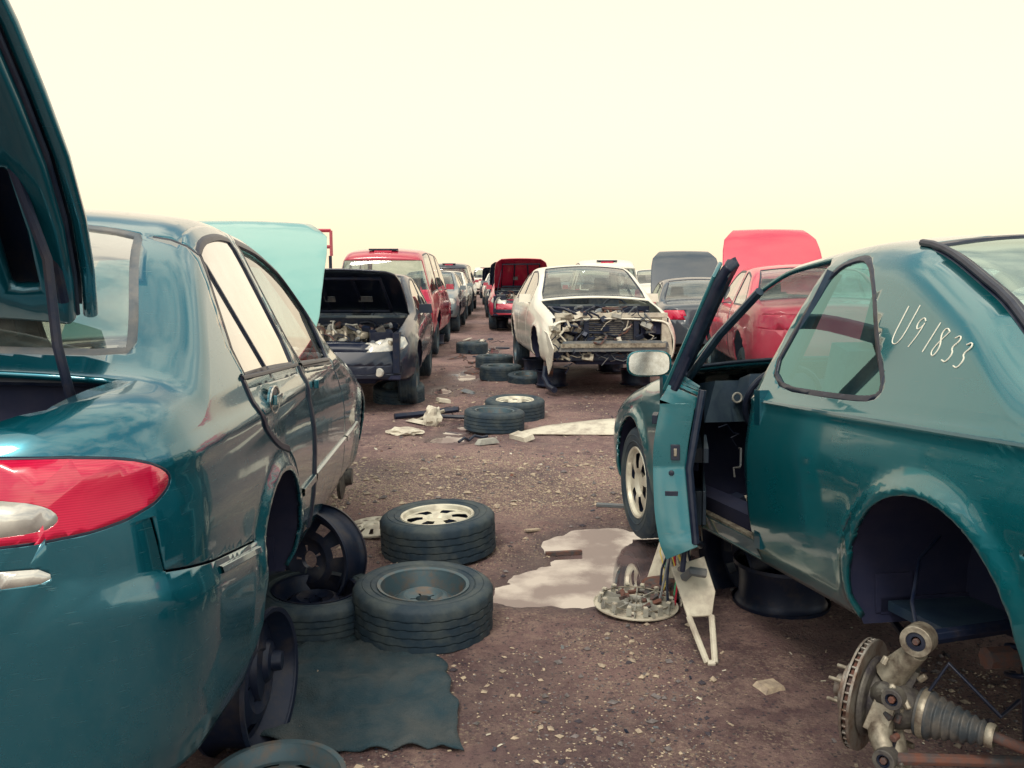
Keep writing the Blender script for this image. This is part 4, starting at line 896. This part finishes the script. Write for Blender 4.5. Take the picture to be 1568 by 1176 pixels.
# floor mat cloth
g=G(); n=50; vs=[];fs=[]
for j in range(n):
    for i in range(n):
        u,v=i/(n-1),j/(n-1); x=-.95+(.64+.16*(1-v)**.7)*u-.02*v; y=2.66+.78*v-.12*u*(1-v)+.05*u*u
        x+= .05*noise.noise(Vector((v*3,0,2)))*u+.018*noise.noise(Vector((v*11,3,2)))*u; y+=.04*noise.noise(Vector((u*3,1+v,0)))+.015*noise.noise(Vector((u*10,1,5)))
        z=hgt(x,y)+.010+.045*max(0,noise.noise(Vector((u*3.2,v*3.2,1))))+.028*abs(noise.noise(Vector((u*7,v*5,4))))+.012*noise.noise(Vector((u*20,v*14,9)))*.6
        vs.append((x,y,max(z,.010)))
for j in range(n-1):
    for i in range(n-1): fs.append((j*n+i,j*n+i+1,(j+1)*n+i+1,(j+1)*n+i))
g.add(vs,fs,CLOTH); o=g.obj('discarded_floor_mat',sharp=80); m=o.modifiers.new('s','SOLIDIFY'); m.thickness=.006
# fallen white fender panel
g=G(); vs=[];fs=[]; n=20
for j in range(6):
    for i in range(n):
        u,v=i/(n-1),j/5; x=.05+1.05*u; w=.06+.26*math.sin(min(u*1.6,1)*math.pi/2); y=8.05+w*v-.05*u; z=.02+.09*math.sin(u*math.pi*.5)*(v)+.02*math.sin(u*9)*v*.3
        vs.append((x,y,z))
for j in range(5):
    for i in range(n-1): fs.append((j*n+i,j*n+i+1,(j+1)*n+i+1,(j+1)*n+i))
g.add(vs,fs,WPL); o=g.obj('fallen_body_panel'); m=o.modifiers.new('s','SOLIDIFY'); m.thickness=.008
def crumple(name,c,s,m,seed,sub=3):
    bm=bmesh.new(); bmesh.ops.create_icosphere(bm,subdivisions=sub,radius=1)
    for v in bm.verts:
        d=1+.45*noise.noise(v.co*1.7+Vector((seed,0,0)))+.2*noise.noise(v.co*4+Vector((seed,0,0))); v.co=Vector((v.co.x*s[0]*d,v.co.y*s[1]*d,v.co.z*s[2]*d))+Vector(c); v.co.z=max(v.co.z,.005)
    me=bpy.data.meshes.new(name); bm.to_mesh(me); bm.free(); me.materials.append(m); S.collection.objects.link(bpy.data.objects.new(name,me))
crumple('crumpled_paper_cup',(-.78,8.55,.09),(.08,.07,.12),WPL,2); crumple('plastic_bag',(-1.0,8.1,.03),(.16,.10,.04),WPL,8); crumple('mud_clump',(.72,4.0,.03),(.12,.09,.04),RUST,5)
g=G(); g.tube([(-.85,8.9,.05),(-.5,8.75,.06),(-.2,8.8,.05)],.02,BLACK,8); g.tube([(-1.2,8.9,.04),(-.9,9.05,.05),(-.55,9.0,.1)],.03,BSTEEL,8); g.tube([(-.95,8.7,.03),(-.7,8.95,.09)],.02,ALU,6); g.obj('exhaust_pipe_scrap')
g=G(); g.box((.93,3.02,.02),(.10,.07,.02),ST[0],(.1,.1,.5),.8); g.obj('wood_chip')
g=G(); g.box((.7,5.5,.02),(.32,.05,.015),GPL,(0,0,-.2)); g.box((.28,4.62,-.005),(.20,.025,.02),RUST,(0,0,.15)); g.box((.9,5.9,.03),(.12,.2,.03),LGREY,(.1,0,.4)); g.box((.12,5.0,.01),(.1,.03,.01),ST[0],(0,.1,.6)); g.obj('trim_strip_scraps')
g=G()
for a,b in(((0,0,0),(0,0,.42)),((.30,0,0),(.30,0,.42)),((0,0,.42),(.30,0,.42)),((0,0,.15),(.30,0,.15))): g.tube([a,b],.03,REDP,6)
g.tube([(.02,0,0),(.02,0,-1.75)],.03,BSTEEL,6); g.tube([(.28,0,0),(.28,0,-1.75)],.03,BSTEEL,6)
o=g.obj('red_rack_frame'); o.location=(-3.34,15,1.78)
# ================================================================== light, sky, camera
w=bpy.data.worlds.new('World'); S.world=w; w.use_nodes=True; nt=w.node_tree; N=nt.nodes; Lk=nt.links
bg=N['Background']; sky=N.new('ShaderNodeTexSky'); sky.sky_type='NISHITA'; sky.sun_disc=False; sky.sun_elevation=R_(52); sky.sun_rotation=R_(200); sky.dust_density=4
Lk.new(sky.outputs[0],bg.inputs[0]); bg.inputs[1].default_value=.05
b2=N.new('ShaderNodeBackground'); tc=N.new('ShaderNodeTexCoord')
mp=N.new('ShaderNodeMapping'); mp.inputs['Scale'].default_value=(1,1,2.2); Lk.new(tc.outputs['Generated'],mp.inputs[0])
n=N.new('ShaderNodeTexNoise'); n.inputs['Scale'].default_value=2.8; n.inputs['Detail'].default_value=8; n.inputs['Roughness'].default_value=.55; Lk.new(mp.outputs[0],n.inputs['Vector'])
cr=N.new('ShaderNodeMapRange'); cr.inputs[1].default_value=.42; cr.inputs[2].default_value=.60; cr.inputs[3].default_value=0; cr.inputs[4].default_value=1; Lk.new(n.outputs['Fac'],cr.inputs[0])
sp=N.new('ShaderNodeSeparateXYZ'); Lk.new(tc.outputs['Generated'],sp.inputs[0])
el=N.new('ShaderNodeMapRange'); el.inputs[1].default_value=.40; el.inputs[2].default_value=.6; Lk.new(sp.outputs[2],el.inputs[0])
bk=N.new('ShaderNodeMapRange'); bk.inputs[1].default_value=.72; bk.inputs[2].default_value=.35; Lk.new(sp.outputs[1],bk.inputs[0])
mxm=N.new('ShaderNodeMath'); mxm.operation='MAXIMUM'; Lk.new(el.outputs[0],mxm.inputs[0]); Lk.new(bk.outputs[0],mxm.inputs[1])
cl=N.new('ShaderNodeMix'); cl.data_type='RGBA'; cl.clamp_result=False; cl.inputs[6].default_value=(.24,.38,.45,1); cl.inputs[7].default_value=(1.85,1.68,1.30,1); Lk.new(cr.outputs[0],cl.inputs[0])
mf=N.new('ShaderNodeMix'); mf.data_type='RGBA'; mf.clamp_result=False; mf.inputs[6].default_value=(1.15,.935,.635,1); Lk.new(mxm.outputs[0],mf.inputs[0]); Lk.new(cl.outputs[2],mf.inputs[7])
Lk.new(mf.outputs[2],b2.inputs[0]); b2.inputs[1].default_value=1
ad=N.new('ShaderNodeAddShader'); Lk.new(bg.outputs[0],ad.inputs[0]); Lk.new(b2.outputs[0],ad.inputs[1]); Lk.new(ad.outputs[0],N['World Output'].inputs[0])
sl=bpy.data.lights.new('sun','SUN'); sl.energy=1.5; sl.angle=R_(12); sl.color=(1,.93,.8); so=bpy.data.objects.new('sun',sl); S.collection.objects.link(so); so.rotation_euler=(R_(38),0,R_(-20))
cam=bpy.data.cameras.new('camera'); cam.lens=31; cam.sensor_width=36; cam.clip_end=2000; cam.clip_start=.05; co=bpy.data.objects.new('camera',cam); S.collection.objects.link(co); co.location=(0,0,1.5); co.rotation_euler=(R_(82.8),0,0); S.camera=co
S.view_settings.view_transform='Standard'; S.view_settings.look='None'; S.view_settings.exposure=0
